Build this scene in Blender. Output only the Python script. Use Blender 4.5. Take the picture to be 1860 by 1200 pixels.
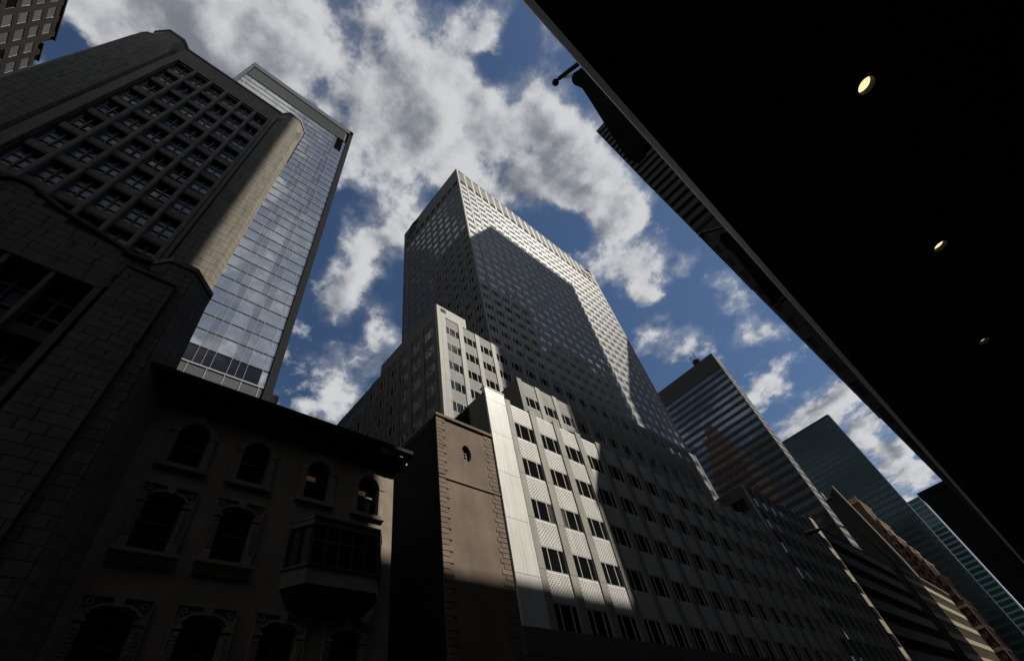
import bpy, math, random
from mathutils import Vector, Matrix
random.seed(7)
SC = bpy.context.scene
COL = SC.collection
for o in list(bpy.data.objects):
    bpy.data.objects.remove(o, do_unlink=True)
GZ = -1.6                                   # ground height; the camera's eye is the origin, 1.6 m above it

# ------------------------------------------------------------------ camera
cd = bpy.data.cameras.new('camera')
cam = bpy.data.objects.new('camera', cd)
COL.objects.link(cam)
RIGHT = Vector((0.733999, -0.658669, -0.165529))
DOWN = Vector((0.432823, 0.641493, -0.633365))
FWD = Vector((0.523364, 0.393244, 0.755942))
cam.matrix_world = Matrix(((RIGHT.x, -DOWN.x, -FWD.x, 0), (RIGHT.y, -DOWN.y, -FWD.y, 0),
                           (RIGHT.z, -DOWN.z, -FWD.z, 0), (0, 0, 0, 1)))
cd.sensor_fit = 'HORIZONTAL'
cd.sensor_width = 36.0
cd.lens = 831.3 / 1860 * 36
cd.clip_start = 0.05
cd.clip_end = 6000
SC.camera = cam

# ------------------------------------------------------------------ world: sky with broken cumulus
SUN_TO = Vector((0.4105, -0.5447, 0.731)).normalized()
world = bpy.data.worlds.new('World')
SC.world = world
world.use_nodes = True
NT = world.node_tree
NT.nodes.clear()
SKY_STRENGTH = 0.055


def wn(t, **kw):
    n = NT.nodes.new(t)
    for k, v in kw.items():
        setattr(n, k, v)
    return n


def wl(a, b):
    NT.links.new(a, b)


def wmath(op, a, b=None, clamp=False):
    n = wn('ShaderNodeMath', operation=op)
    n.use_clamp = clamp
    for i, s in enumerate((a, b)):
        if s is None:
            continue
        if isinstance(s, (int, float)):
            n.inputs[i].default_value = s
        else:
            wl(s, n.inputs[i])
    return n.outputs[0]


sky = wn('ShaderNodeTexSky', sky_type='NISHITA')
sky.sun_disc = False
sky.sun_elevation = math.asin(SUN_TO.z)
sky.sun_rotation = math.atan2(SUN_TO.x, SUN_TO.y)
sky.altitude = 20
sky.air_density = 1.25
sky.dust_density = 0.6
sky.ozone_density = 2.2
tc = wn('ShaderNodeTexCoord')
nrm = wn('ShaderNodeVectorMath', operation='NORMALIZE')
wl(tc.outputs['Generated'], nrm.inputs[0])
DIR = nrm.outputs[0]
sep = wn('ShaderNodeSeparateXYZ')
wl(DIR, sep.inputs[0])
# cloud-layer coordinates: direction divided by its height
zc_ = wmath('ADD', wmath('MAXIMUM', sep.outputs[2], 0.0), 0.22)
cmb = wn('ShaderNodeCombineXYZ')
wl(wmath('DIVIDE', sep.outputs[0], zc_), cmb.inputs[0])
wl(wmath('DIVIDE', sep.outputs[1], zc_), cmb.inputs[1])
LAY = cmb.outputs[0]


def wnoise(vec, scale, detail, rough, seed=0.0, dist=0.0):
    n = wn('ShaderNodeTexNoise')
    n.noise_dimensions = '4D'
    n.inputs['Scale'].default_value = scale
    n.inputs['Detail'].default_value = detail
    n.inputs['Roughness'].default_value = rough
    n.inputs['W'].default_value = seed
    n.inputs['Distortion'].default_value = dist
    wl(vec, n.inputs['Vector'])
    return n


warp = wnoise(LAY, 7.0, 4, 0.55, 3.1)
wsub = wn('ShaderNodeVectorMath', operation='SUBTRACT')
wl(warp.outputs['Color'], wsub.inputs[0])
wsub.inputs[1].default_value = (.5, .5, .5)
wsc = wn('ShaderNodeVectorMath', operation='SCALE')
wl(wsub.outputs[0], wsc.inputs[0])
wsc.inputs['Scale'].default_value = 0.13
wadd = wn('ShaderNodeVectorMath', operation='ADD')
wl(DIR, wadd.inputs[0])
wl(wsc.outputs[0], wadd.inputs[1])
WD = wadd.outputs[0]
CLOUDS = [(0.06, 0.2, 0.978, 0.118, 0.54), (-0.204, 0.343, 0.917, 0.118, 0.59), (0.03, 0.3, 0.953, 0.142, 0.64), (-0.11, 0.22, 0.969, 0.118, 0.64), (0.131, 0.171, 0.977, 0.154, 0.94), (-0.0, 0.221, 0.975, 0.104, 0.79), (0.252, 0.194, 0.948, 0.121, 0.94), (0.203, 0.395, 0.896, 0.089, 0.79), (0.099, 0.35, 0.932, 0.073, 0.74), (0.349, 0.203, 0.915, 0.079, 0.84), (-0.07, 0.205, 0.976, 0.097, 0.74), (-0.158, 0.277, 0.948, 0.082, 0.69), (-0.225, 0.312, 0.923, 0.063, 0.64), (-0.276, 0.378, 0.884, 0.038, 0.49), (0.115, 0.279, 0.953, 0.094, 0.74), (0.21, 0.496, 0.843, 0.079, 0.76), (0.293, 0.006, 0.956, 0.06, 0.74), (0.332, 0.084, 0.939, 0.08, 0.84), (0.418, 0.036, 0.908, 0.086, 0.79), (0.49, 0.054, 0.87, 0.082, 0.79), (0.545, 0.024, 0.838, 0.064, 0.74), (0.429, 0.115, 0.896, 0.079, 0.74), (0.04, 0.09, 0.995, 0.091, 0.74), (0.141, 0.014, 0.99, 0.077, 0.69), (0.237, -0.084, 0.968, 0.054, 0.59), (0.614, 0.137, 0.778, 0.073, 0.74), (0.647, 0.082, 0.758, 0.058, 0.64), (0.584, 0.185, 0.79, 0.054, 0.64), (0.328, 0.553, 0.766, 0.068, 0.64), (0.205, 0.574, 0.793, 0.045, 0.56), (0.295, 0.65, 0.7, 0.078, 0.59), (0.273, 0.708, 0.652, 0.05, 0.54), (0.669, 0.143, 0.729, 0.034, 0.64), (0.722, 0.202, 0.661, 0.053, 0.52), (0.741, 0.146, 0.655, 0.064, 0.5), (0.804, 0.036, 0.594, 0.058, 0.56), (0.75, 0.027, 0.66, 0.048, 0.49), (0.561, 0.072, 0.825, 0.059, 0.54), (0.9, 0.044, 0.434, 0.061, 0.79), (0.892, 0.088, 0.444, 0.048, 0.74), (0.901, -0.017, 0.433, 0.042, 0.69), (0.93, 0.007, 0.366, 0.048, 0.76), (0.949, 0.017, 0.314, 0.042, 0.74), (0.958, -0.0, 0.286, 0.044, 0.74), (0.851, 0.086, 0.519, 0.034, 0.49), (0.684, 0.033, 0.728, 0.032, 0.49), (0.38, 0.413, 0.828, 0.084, 0.44), (-0.109, 0.282, 0.953, 0.027, -0.6), (0.204, -0.026, 0.979, 0.047, -0.6), (0.196, 0.051, 0.979, 0.037, -0.5), (0.354, 0.11, 0.929, 0.033, -0.25), (0.131, 0.392, 0.911, 0.045, -0.6), (0.465, 0.158, 0.871, 0.046, -0.4), (-0.297, 0.427, 0.854, 0.041, -0.4), (0.267, 0.493, 0.828, 0.046, -0.2), (0.131, 0.478, 0.869, 0.043, -0.3), (0.455, 0.075, 0.887, 0.07, 0.4), (0.53, 0.1, 0.842, 0.06, 0.4), (-0.3, 0.36, 0.883, 0.06, 0.35)]
total = None
for (cx, cy, cz, cr, ca) in CLOUDS:
    dn = wn('ShaderNodeVectorMath', operation='DISTANCE')
    wl(WD, dn.inputs[0])
    dn.inputs[1].default_value = (cx, cy, cz)
    mr = wn('ShaderNodeMapRange', interpolation_type='SMOOTHSTEP')
    wl(dn.outputs['Value'], mr.inputs['Value'])
    mr.inputs['From Min'].default_value = 0.0
    mr.inputs['From Max'].default_value = cr * 1.35
    mr.inputs['To Min'].default_value = ca
    mr.inputs['To Max'].default_value = 0.0
    total = mr.outputs[0] if total is None else wmath('ADD', total, mr.outputs[0])
# elsewhere in the sky the same broken cover goes on, from noise alone
dc = wn('ShaderNodeVectorMath', operation='DISTANCE')
wl(DIR, dc.inputs[0])
dc.inputs[1].default_value = (FWD.x, FWD.y, FWD.z)
inside = wn('ShaderNodeMapRange', interpolation_type='SMOOTHSTEP')
wl(dc.outputs['Value'], inside.inputs['Value'])
inside.inputs['From Min'].default_value = 0.75
inside.inputs['From Max'].default_value = 1.05
far_n = wnoise(LAY, 1.6, 3, 0.5, 9.0)
far_c = wmath('MULTIPLY', wmath('SUBTRACT', far_n.outputs[0], 0.31), 3.2)
total = wmath('MINIMUM', total, 0.84)
total = wmath('ADD', total, wmath('MULTIPLY', far_c, inside.outputs[0]))
fine = wnoise(LAY, 9.0, 13, 0.60, 1.7, 0.0)
wisp = wnoise(LAY, 4.2, 5, 0.5, 5.2, 0.1)
nz = wmath('ADD', wmath('MULTIPLY', wmath('SUBTRACT', fine.outputs[0], 0.5), 4.0),
           wmath('MULTIPLY', wmath('SUBTRACT', wisp.outputs[0], 0.5), 1.5))
cov = wmath('ADD', total, nz)
dens = wn('ShaderNodeMapRange', interpolation_type='SMOOTHSTEP')
wl(cov, dens.inputs['Value'])
dens.inputs['From Min'].default_value = 0.15
dens.inputs['From Max'].default_value = 0.80
dens.inputs['To Max'].default_value = 0.97
# thin veils trail off round the thicker cloud
veil = wn('ShaderNodeMapRange', interpolation_type='SMOOTHSTEP')
wl(cov, veil.inputs['Value'])
veil.inputs['From Min'].default_value = -0.15
veil.inputs['From Max'].default_value = 0.55
veil.inputs['To Max'].default_value = 0.30
vmul = wn('ShaderNodeMapRange')
wl(total, vmul.inputs['Value'])
vmul.inputs['From Min'].default_value = 0.02
vmul.inputs['From Max'].default_value = 0.35
cover = wmath('MAXIMUM', dens.outputs[0], wmath('MULTIPLY', veil.outputs[0], vmul.outputs[0]))
# cloud tone: thin edges bright, thick cores greyer, with soft billows
# (the same billows sampled a step towards the sun: where they thin out that way, the cloud is lit)
shf = wn('ShaderNodeVectorMath', operation='ADD')
wl(LAY, shf.inputs[0])
shf.inputs[1].default_value = (0.41 * .05, -0.545 * .05, 0)
fine2 = wnoise(shf.outputs[0], 9.0, 5, 0.55, 1.7, 0.0)
fine1 = wnoise(LAY, 9.0, 5, 0.55, 1.7, 0.0)
slope = wmath('MULTIPLY', wmath('SUBTRACT', fine2.outputs[0], fine1.outputs[0]), 3.4)
bill = wnoise(LAY, 3.2, 4, 0.5, 12.3, 0.0)
thick = wn('ShaderNodeMapRange', interpolation_type='SMOOTHSTEP')
wl(wmath('ADD', wmath('ADD', wmath('MULTIPLY', cov, 0.34), slope),
         wmath('MULTIPLY', wmath('SUBTRACT', bill.outputs[0], 0.5), 1.5)), thick.inputs['Value'])
thick.inputs['From Min'].default_value = -0.02
thick.inputs['From Max'].default_value = 1.0
ramp = wn('ShaderNodeMix', data_type='RGBA')
wl(thick.outputs[0], ramp.inputs['Factor'])
CB = 1.0 / SKY_STRENGTH / 1.8
ramp.inputs['A'].default_value = (.63 * CB, .64 * CB, .655 * CB, 1)
ramp.inputs['B'].default_value = (.185 * CB, .20 * CB, .235 * CB, 1)
mixc = wn('ShaderNodeMix', data_type='RGBA')
wl(cover, mixc.inputs['Factor'])
tint = wn('ShaderNodeMix', data_type='RGBA')
tint.blend_type = 'MULTIPLY'
tint.inputs['Factor'].default_value = 1.0
tint.inputs['B'].default_value = (0.43, 0.50, 0.59, 1)
wl(sky.outputs[0], tint.inputs['A'])
wl(tint.outputs['Result'], mixc.inputs['A'])
wl(ramp.outputs['Result'], mixc.inputs['B'])
bg = wn('ShaderNodeBackground')
bg.inputs['Strength'].default_value = SKY_STRENGTH
wl(mixc.outputs['Result'], bg.inputs['Color'])
wo = wn('ShaderNodeOutputWorld')
wl(bg.outputs[0], wo.inputs['Surface'])
world.cycles.sampling_method = 'MANUAL'
world.cycles.sample_map_resolution = 512

# ------------------------------------------------------------------ sun, exposure
sd = bpy.data.lights.new('sun', 'SUN')
sd.energy = 3.7
sd.angle = math.radians(0.53)
sd.color = (1.0, 0.95, 0.86)
sun = bpy.data.objects.new('sun', sd)
COL.objects.link(sun)
sun.location = (40, -60, 260)
sun.rotation_euler = (-SUN_TO).to_track_quat('-Z', 'Y').to_euler()
SC.view_settings.view_transform = 'Standard'
SC.view_settings.look = 'None'
SC.view_settings.gamma = 1.0
SC.view_settings.use_curve_mapping = False
SC.view_settings.exposure = 0.85
SC.render.engine = 'CYCLES'
SC.cycles.max_bounces = 6
SC.cycles.diffuse_bounces = 3
SC.cycles.glossy_bounces = 4

# ------------------------------------------------------------------ materials
def mat(name, col, rough=0.7, metal=0.0, spec=0.5, var=0.12, scale=1.5, bump=0.0, bscale=30.0, stretch=(1, 1, 1),
        col2=None, emit=None, estr=0.0, streak=0.0, ior=None, nscale2=None):
    m = bpy.data.materials.new(name)
    m.use_nodes = True
    nt = m.node_tree
    b = nt.nodes['Principled BSDF']
    b.inputs['Roughness'].default_value = rough
    b.inputs['Metallic'].default_value = metal
    b.inputs['Specular IOR Level'].default_value = spec
    if ior:
        b.inputs['IOR'].default_value = ior
    if emit:
        b.inputs['Emission Color'].default_value = (*emit, 1)
        b.inputs['Emission Strength'].default_value = estr
    g = nt.nodes.new('ShaderNodeNewGeometry')
    mp = nt.nodes.new('ShaderNodeMapping')
    mp.inputs['Scale'].default_value = stretch
    nt.links.new(g.outputs['Position'], mp.inputs['Vector'])
    n = nt.nodes.new('ShaderNodeTexNoise')
    n.inputs['Scale'].default_value = scale
    n.inputs['Detail'].default_value = 7
    n.inputs['Roughness'].default_value = 0.62
    nt.links.new(mp.outputs[0], n.inputs['Vector'])
    oi = nt.nodes.new('ShaderNodeObjectInfo')
    mx = nt.nodes.new('ShaderNodeMix')
    mx.data_type = 'RGBA'
    c2 = col2 or tuple(c * (1 - 2.2 * var) for c in col)
    c1 = tuple(min(1, c * (1 + var)) for c in col)
    mx.inputs['A'].default_value = (*c1, 1)
    mx.inputs['B'].default_value = (*c2, 1)
    cr = nt.nodes.new('ShaderNodeMapRange')
    cr.inputs['From Min'].default_value = 0.32
    cr.inputs['From Max'].default_value = 0.72
    nt.links.new(n.outputs['Fac'], cr.inputs['Value'])
    nt.links.new(cr.outputs[0], mx.inputs['Factor'])
    # each piece a little lighter or darker than the next
    hv = nt.nodes.new('ShaderNodeHueSaturation')
    mr = nt.nodes.new('ShaderNodeMapRange')
    mr.inputs['To Min'].default_value = 1 - 0.9 * var
    mr.inputs['To Max'].default_value = 1 + 0.9 * var
    nt.links.new(oi.outputs['Random'], mr.inputs['Value'])
    nt.links.new(mr.outputs[0], hv.inputs['Value'])
    nt.links.new(mx.outputs['Result'], hv.inputs['Color'])
    last = hv.outputs[0]
    if streak:
        mp2 = nt.nodes.new('ShaderNodeMapping')
        mp2.inputs['Scale'].default_value = (2.6, 2.6, 0.10)
        nt.links.new(g.outputs['Position'], mp2.inputs['Vector'])
        n2 = nt.nodes.new('ShaderNodeTexNoise')
        n2.inputs['Scale'].default_value = nscale2 or 2.0
        n2.inputs['Detail'].default_value = 5
        nt.links.new(mp2.outputs[0], n2.inputs['Vector'])
        r2 = nt.nodes.new('ShaderNodeMapRange')
        r2.inputs['From Min'].default_value = 0.42
        r2.inputs['From Max'].default_value = 0.75
        r2.inputs['To Min'].default_value = 1.0
        r2.inputs['To Max'].default_value = 1.0 - streak
        nt.links.new(n2.outputs['Fac'], r2.inputs['Value'])
        mm = nt.nodes.new('ShaderNodeMix')
        mm.data_type = 'RGBA'
        mm.blend_type = 'MULTIPLY'
        mm.inputs['Factor'].default_value = 1
        nt.links.new(last, mm.inputs['A'])
        nt.links.new(r2.outputs[0], mm.inputs['B'])
        last = mm.outputs['Result']
    nt.links.new(last, b.inputs['Base Color'])
    if bump:
        nb_ = nt.nodes.new('ShaderNodeTexNoise')
        nb_.inputs['Scale'].default_value = bscale
        nb_.inputs['Detail'].default_value = 4
        nt.links.new(mp.outputs[0], nb_.inputs['Vector'])
        bp = nt.nodes.new('ShaderNodeBump')
        bp.inputs['Strength'].default_value = bump
        bp.inputs['Distance'].default_value = 0.02
        nt.links.new(nb_.outputs['Fac'], bp.inputs['Height'])
        nt.links.new(bp.outputs[0], b.inputs['Normal'])
    return m


def glass(name, col, rough=0.03, metal=0.0, wav=0.02, wscale=0.5, spec=0.5):
    """Window glass seen from outside: dark room behind, mirror of the sky in front, slightly wavy sheets."""
    m = mat(name, col, rough, metal, spec, var=0.10, scale=0.4)
    nt = m.node_tree
    b = nt.nodes['Principled BSDF']
    g = nt.nodes.new('ShaderNodeNewGeometry')
    nb_ = nt.nodes.new('ShaderNodeTexNoise')
    nb_.inputs['Scale'].default_value = wscale
    nb_.inputs['Detail'].default_value = 1
    nt.links.new(g.outputs['Position'], nb_.inputs['Vector'])
    bp = nt.nodes.new('ShaderNodeBump')
    bp.inputs['Strength'].default_value = wav
    bp.inputs['Distance'].default_value = 0.3
    nt.links.new(nb_.outputs['Fac'], bp.inputs['Height'])
    nt.links.new(bp.outputs[0], b.inputs['Normal'])
    return m


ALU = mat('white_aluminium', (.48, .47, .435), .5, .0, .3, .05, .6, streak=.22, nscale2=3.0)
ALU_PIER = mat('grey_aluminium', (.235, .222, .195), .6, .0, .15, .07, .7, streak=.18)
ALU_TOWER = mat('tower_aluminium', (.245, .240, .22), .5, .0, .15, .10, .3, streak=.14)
ALU_SHADE = mat('shaded_aluminium', (.075, .074, .070), .6, .0, .2, .07, .6, streak=.2)  # aluminium with the shade of west faces and wing put into its colour
GAP = mat('shadow_gap', (.03, .03, .03), .8, var=.1)
FRAME = mat('aluminium_frame', (.34, .33, .30), .6, .0, .15, .05)
GLASS = glass('dark_glass', (.006, .006, .007), .03, wav=.03)
BLIND = mat('window_blind', (0.050, 0.050, 0.050), .25, 0, .6, .25, .5)
FRAME_D = mat('dull_frame', (.09, .095, .10), .6, 0, .3, .05)
BLIND_G = mat('grey_blind', (.16, .16, .155), .25, 0, .6, .25, .5)
TGLASS = glass('tower_glass', (.03, .033, .037), .04, wav=.05, wscale=.4, spec=1.0)
TGLASS.node_tree.nodes['Principled BSDF'].inputs['IOR'].default_value = 2.5
MPANEL = mat('weathered_aluminium', (.235, .228, .208), .6, .0, .08, .06, .6, streak=.18)
CROWNM = mat('crown_aluminium', (.115, .112, .098), .7, .0, .08, .08, .5, streak=.2)
BLIND_L = mat('light_blind', (0.360, 0.370, 0.350), .25, 0, .6, .2, .5)
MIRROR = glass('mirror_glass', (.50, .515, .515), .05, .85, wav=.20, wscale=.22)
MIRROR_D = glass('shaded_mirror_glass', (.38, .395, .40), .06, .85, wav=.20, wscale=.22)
LIME = mat('limestone', (.160, .141, .112), .85, 0, .2, .11, 1.3, .25, 22, streak=.28)
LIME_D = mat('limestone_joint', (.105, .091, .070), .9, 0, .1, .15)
STUCCO = mat('brown_stucco', (.212, .172, .134), .9, 0, .15, .13, .8, .2, 40, streak=.20, nscale2=.7)
TAN = mat('tan_stucco', (.158, .120, .090), .9, 0, .15, .12, .45, .2, 40, streak=.18, nscale2=.6)
TAN_D = mat('stucco_joint', (0.035, 0.025, 0.020), .9, 0, .1, .1)
TRIMST = mat('window_stone', (.215, .178, .140), .85, 0, .2, .10, 2.0, .2, 40, streak=.15)
IRON = mat('black_iron', (.018, .018, .018), .35, .3, .5, .15)
SASH = mat('black_sash', (.02, .018, .016), .45, 0, .5, .1)
GRANITE = mat('granite_panel', (.085, .080, .072), .6, 0, .2, .10, 2.5)
LOUVRE = mat('grey_louvre', (.075, .08, .083), .9, .0, .03, .08)
FINDARK = mat('dark_fin', (.022, .022, .024), 1.0, .0, .01, .1)
PALE = mat('pale_frame', (.22, .225, .225), .6, .0, .2, .05)
BRICK_B = mat('brown_brick', (.020, .0145, .012), .9, 0, .1, .2, 2.0, streak=.1)
PANE_W = glass('bright_pane', (.36, .38, .40), .08, .75, wav=.03)
BLUE = glass('blue_glass', (.13, .17, .22), .06, .8, wav=.08, wscale=.3)
BAND = mat('dark_band', (.034, .032, .030), .6, .0, .2, .15)
CONC = mat('pale_concrete', (.150, .140, .122), .8, 0, .2, .1, .3, streak=.1)
GREEN = glass('green_glass', (.022, .047, .045), .10, .5, wav=.06, wscale=.2)
GREENB = mat('green_spandrel', (.014, .025, .028), .4, .2, .4, .12)
TEAL = mat('teal_edge', (.07, .115, .125), .4, .0, .3, .08)
PALEB = mat('pale_blue_edge', (0.300, 0.360, 0.408), .35, .2, .5, .06)
ORANGE = mat('orange_brick', (.11, .062, .036), .9, 0, .15, .25, .5, streak=.15)
ORANGE_L = mat('bright_orange_brick', (.17, .08, .042), .9, 0, .15, .25, .5)
PINK = mat('pink_stone', (.30, .205, .145), .9, 0, .15, .25, .5)
STONE_D = mat('shaded_stone', (.038, .035, .031), .85, 0, .2, .15, .4, streak=.2)  # stone darkened to carry the unlit west wall's shade in its colour
STONE = mat('dark_stone', (0.080, 0.074, 0.065), .85, 0, .2, .12, .6, streak=.15)
CREAM = mat('cream_stone', (.225, .187, .132), .8, 0, .2, .10, .8, streak=.2)
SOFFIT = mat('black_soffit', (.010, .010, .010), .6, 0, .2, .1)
TRIM = mat('canopy_trim', (.70, .715, .74), .45, .0, .5, .05)
LAMP = mat('warm_lamp', (1, .85, .6), .4, emit=(1, .80, .44), estr=.66, var=.02)
BLACK = mat('open_dark', (.004, .004, .004), 1.0, 0, .0, .05)
BAYGLASS = mat('bay_glass', (.006, .006, .007), .25, 0, .12, .1)
REFL = mat('bronze_reflector', (.0035, .0022, .0012), .6, .0, .2, .05)
CLOTH = mat('black_cloth', (.006, .006, .007), .9, 0, .1, .2)
CLOTH_O = mat('orange_hem', (.16, .055, .012), .9, 0, .1, .1)
ASPHALT = mat('asphalt', (.05, .05, .05), .9, 0, .2, .15, 2)
PAVE = mat('pavement', (0.132, 0.126, 0.120), .85, 0, .2, .1, 1.2)
PAINT = mat('road_paint', (.7, .7, .68), .7, 0, .2, .1)
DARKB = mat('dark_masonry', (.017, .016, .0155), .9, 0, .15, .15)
STRIPE_L = mat('grey_spandrel', (.026, .025, .024), .8, 0, .2, .1)
SIGNM = mat('dark_sign', (.012, .011, .013), .5, 0, .4, .1)
VENTB = mat('rusty_vent', (0.096, 0.054, 0.033), .7, 0, .2, .2)
WHITEP = mat('white_paint', (0.585, 0.585, 0.570), .5, 0, .4, .04)
WARMWIN = mat('lit_room', (0.050, 0.040, 0.020), .6, emit=(1, .72, .34), estr=.016, var=.15)

# ------------------------------------------------------------------ mesh and object helpers
class MB:
    def __init__(s):
        s.v, s.f, s.m = [], [], []

    def quad(s, *pts, mi=0):
        n = len(s.v)
        s.v += [tuple(p) for p in pts]
        s.f.append(tuple(range(n, n + len(pts))))
        s.m.append(mi)
        return s

    def box(s, x0, x1, y0, y1, z0, z1, mi=0):
        n = len(s.v)
        s.v += [(x0, y0, z0), (x1, y0, z0), (x1, y1, z0), (x0, y1, z0),
                (x0, y0, z1), (x1, y0, z1), (x1, y1, z1), (x0, y1, z1)]
        for q in ((3, 2, 1, 0), (4, 5, 6, 7), (0, 1, 5, 4), (1, 2, 6, 5), (2, 3, 7, 6), (3, 0, 4, 7)):
            s.f.append(tuple(n + i for i in q))
            s.m.append(mi)
        return s

    def prism(s, poly, a, b, axis='z', mi=0, poly2=None):
        """poly in the plane across the axis, swept from a to b (poly2: the far end's outline)."""
        n = len(s.v)
        k = len(poly)
        def P(p, t):
            return (p[0], p[1], t) if axis == 'z' else ((p[0], t, p[1]) if axis == 'y' else (t, p[0], p[1]))
        s.v += [P(p, a) for p in poly] + [P(p, b) for p in (poly2 or poly)]
        s.f.append(tuple(n + i for i in reversed(range(k)))); s.m.append(mi)
        s.f.append(tuple(n + k + i for i in range(k))); s.m.append(mi)
        for i in range(k):
            j = (i + 1) % k
            s.f.append((n + i, n + j, n + k + j, n + k + i)); s.m.append(mi)
        return s

    def tube(s, pts, r, seg=8, mi=0):
        pts = [Vector(p) for p in pts]
        rs = r if isinstance(r, (list, tuple)) else [r] * len(pts)
        rings = []
        for i, p in enumerate(pts):
            d = (pts[min(i + 1, len(pts) - 1)] - pts[max(i - 1, 0)]).normalized()
            u = d.cross(Vector((0.13, 0.91, 0.39))).normalized()
            w = d.cross(u)
            n = len(s.v)
            for k in range(seg):
                a = 2 * math.pi * k / seg
                q = p + (u * math.cos(a) + w * math.sin(a)) * rs[i]
                s.v.append(tuple(q))
            rings.append(n)
        for a, b in zip(rings, rings[1:]):
            for k in range(seg):
                j = (k + 1) % seg
                s.f.append((a + k, a + j, b + j, b + k)); s.m.append(mi)
        for n in (rings[0], rings[-1]):
            s.f.append(tuple(n + k for k in range(seg))); s.m.append(mi)
        return s

    def ball(s, c, r, seg=16, rings=10, mi=0):
        n0 = len(s.v)
        for i in range(rings + 1):
            t = math.pi * i / rings
            for k in range(seg):
                a = 2 * math.pi * k / seg
                s.v.append((c[0] + r * math.sin(t) * math.cos(a), c[1] + r * math.sin(t) * math.sin(a), c[2] + r * math.cos(t)))
        for i in range(rings):
            for k in range(seg):
                j = (k + 1) % seg
                s.f.append((n0 + i * seg + k, n0 + (i + 1) * seg + k, n0 + (i + 1) * seg + j, n0 + i * seg + j)); s.m.append(mi)
        return s

    def add(s, o, M=None, mimap=None):
        n = len(s.v)
        if M is None:
            s.v += o.v
        else:
            s.v += [tuple(M @ Vector(p)) for p in o.v]
        s.f += [tuple(n + i for i in q) for q in o.f]
        s.m += o.m if mimap is None else [mimap[i] for i in o.m]
        return s

    def mesh(s, name, mats):
        me = bpy.data.meshes.new(name)
        me.from_pydata(s.v, [], s.f)
        for m in (mats if isinstance(mats, (list, tuple)) else [mats]):
            me.materials.append(m)
        if len(me.materials) > 1:
            me.polygons.foreach_set('material_index', s.m)
        me.update()
        return me


WORLD_OF = {}


def wloc(o):
    return WORLD_OF.get(o.name, Vector((0, 0, 0))) if o else Vector((0, 0, 0))


def build(name, mb, mats, parent=None, smooth=False):
    """One mesh object whose origin sits at the bottom middle of its own shape."""
    xs = [p[0] for p in mb.v]; ys = [p[1] for p in mb.v]; zs = [p[2] for p in mb.v]
    c = Vector(((min(xs) + max(xs)) / 2, (min(ys) + max(ys)) / 2, min(zs)))
    t = MB(); t.v = [(p[0] - c.x, p[1] - c.y, p[2] - c.z) for p in mb.v]; t.f = mb.f; t.m = mb.m
    me = t.mesh(name, mats)
    if smooth:
        me.polygons.foreach_set('use_smooth', [True] * len(me.polygons))
    o = bpy.data.objects.new(name, me)
    COL.objects.link(o)
    o.location = c - wloc(parent)
    if parent:
        o.parent = parent
    WORLD_OF[o.name] = c
    return o


def inst(name, me, parent, world, rz=0.0, scale=None, rot=None):
    o = bpy.data.objects.new(name, me)
    COL.objects.link(o)
    o.parent = parent
    o.location = Vector(world) - wloc(parent)
    o.rotation_euler = rot or (0, 0, rz)
    if scale:
        o.scale = scale
    WORLD_OF[o.name] = Vector(world)
    return o


def local(name, me, parent, loc=(0, 0, 0)):
    o = bpy.data.objects.new(name, me)
    COL.objects.link(o)
    o.parent = parent
    o.location = loc
    return o


def tag(o, label=None, cat=None, group=None, kind=None):
    if label: o['label'] = label
    if cat: o['category'] = cat
    if group: o['group'] = group
    if kind: o['kind'] = kind
    return o


def thing(name, loc, label, cat, group=None):
    o = bpy.data.objects.new(name, None)
    o.empty_display_size = 0.5
    COL.objects.link(o)
    o.location = loc
    WORLD_OF[o.name] = Vector(loc)
    return tag(o, label, cat, group)


def face_place(face, fixed, u, out, z):
    """A point on a façade: u along it, out metres proud of it."""
    return (u, fixed - out, z) if face == 'S' else (fixed - out, u, z)


FROT = {'S': 0.0, 'W': -math.pi / 2}


def Mx(world, rz=0.0, scale=(1, 1, 1)):
    return Matrix.Translation(world) @ Matrix.Rotation(rz, 4, 'Z') @ Matrix.Diagonal((*scale, 1))


CUBE = MB()
_b = .06
CUBE_ME = {}


def unit_block(m, bev=0.014):
    """A stone with a chamfered face, one unit on each side, its face towards -y, origin at its middle."""
    k = m.name
    if k not in CUBE_ME:
        b = MB()
        e = .5
        i = .5 - bev
        F = [(-e, -e + .12, -e), (e, -e + .12, -e), (e, -e + .12, e), (-e, -e + .12, e)]
        G = [(-i, -e, -i), (i, -e, -i), (i, -e, i), (-i, -e, i)]
        K = [(-e, e, -e), (e, e, -e), (e, e, e), (-e, e, e)]
        b.quad(*G)
        for a in range(4):
            c = (a + 1) % 4
            b.quad(F[a], F[c], G[c], G[a])
            b.quad(K[a], K[c], F[c], F[a])
        CUBE_ME[k] = (b.mesh('stone_block', m), b)
    return CUBE_ME[k]


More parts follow.
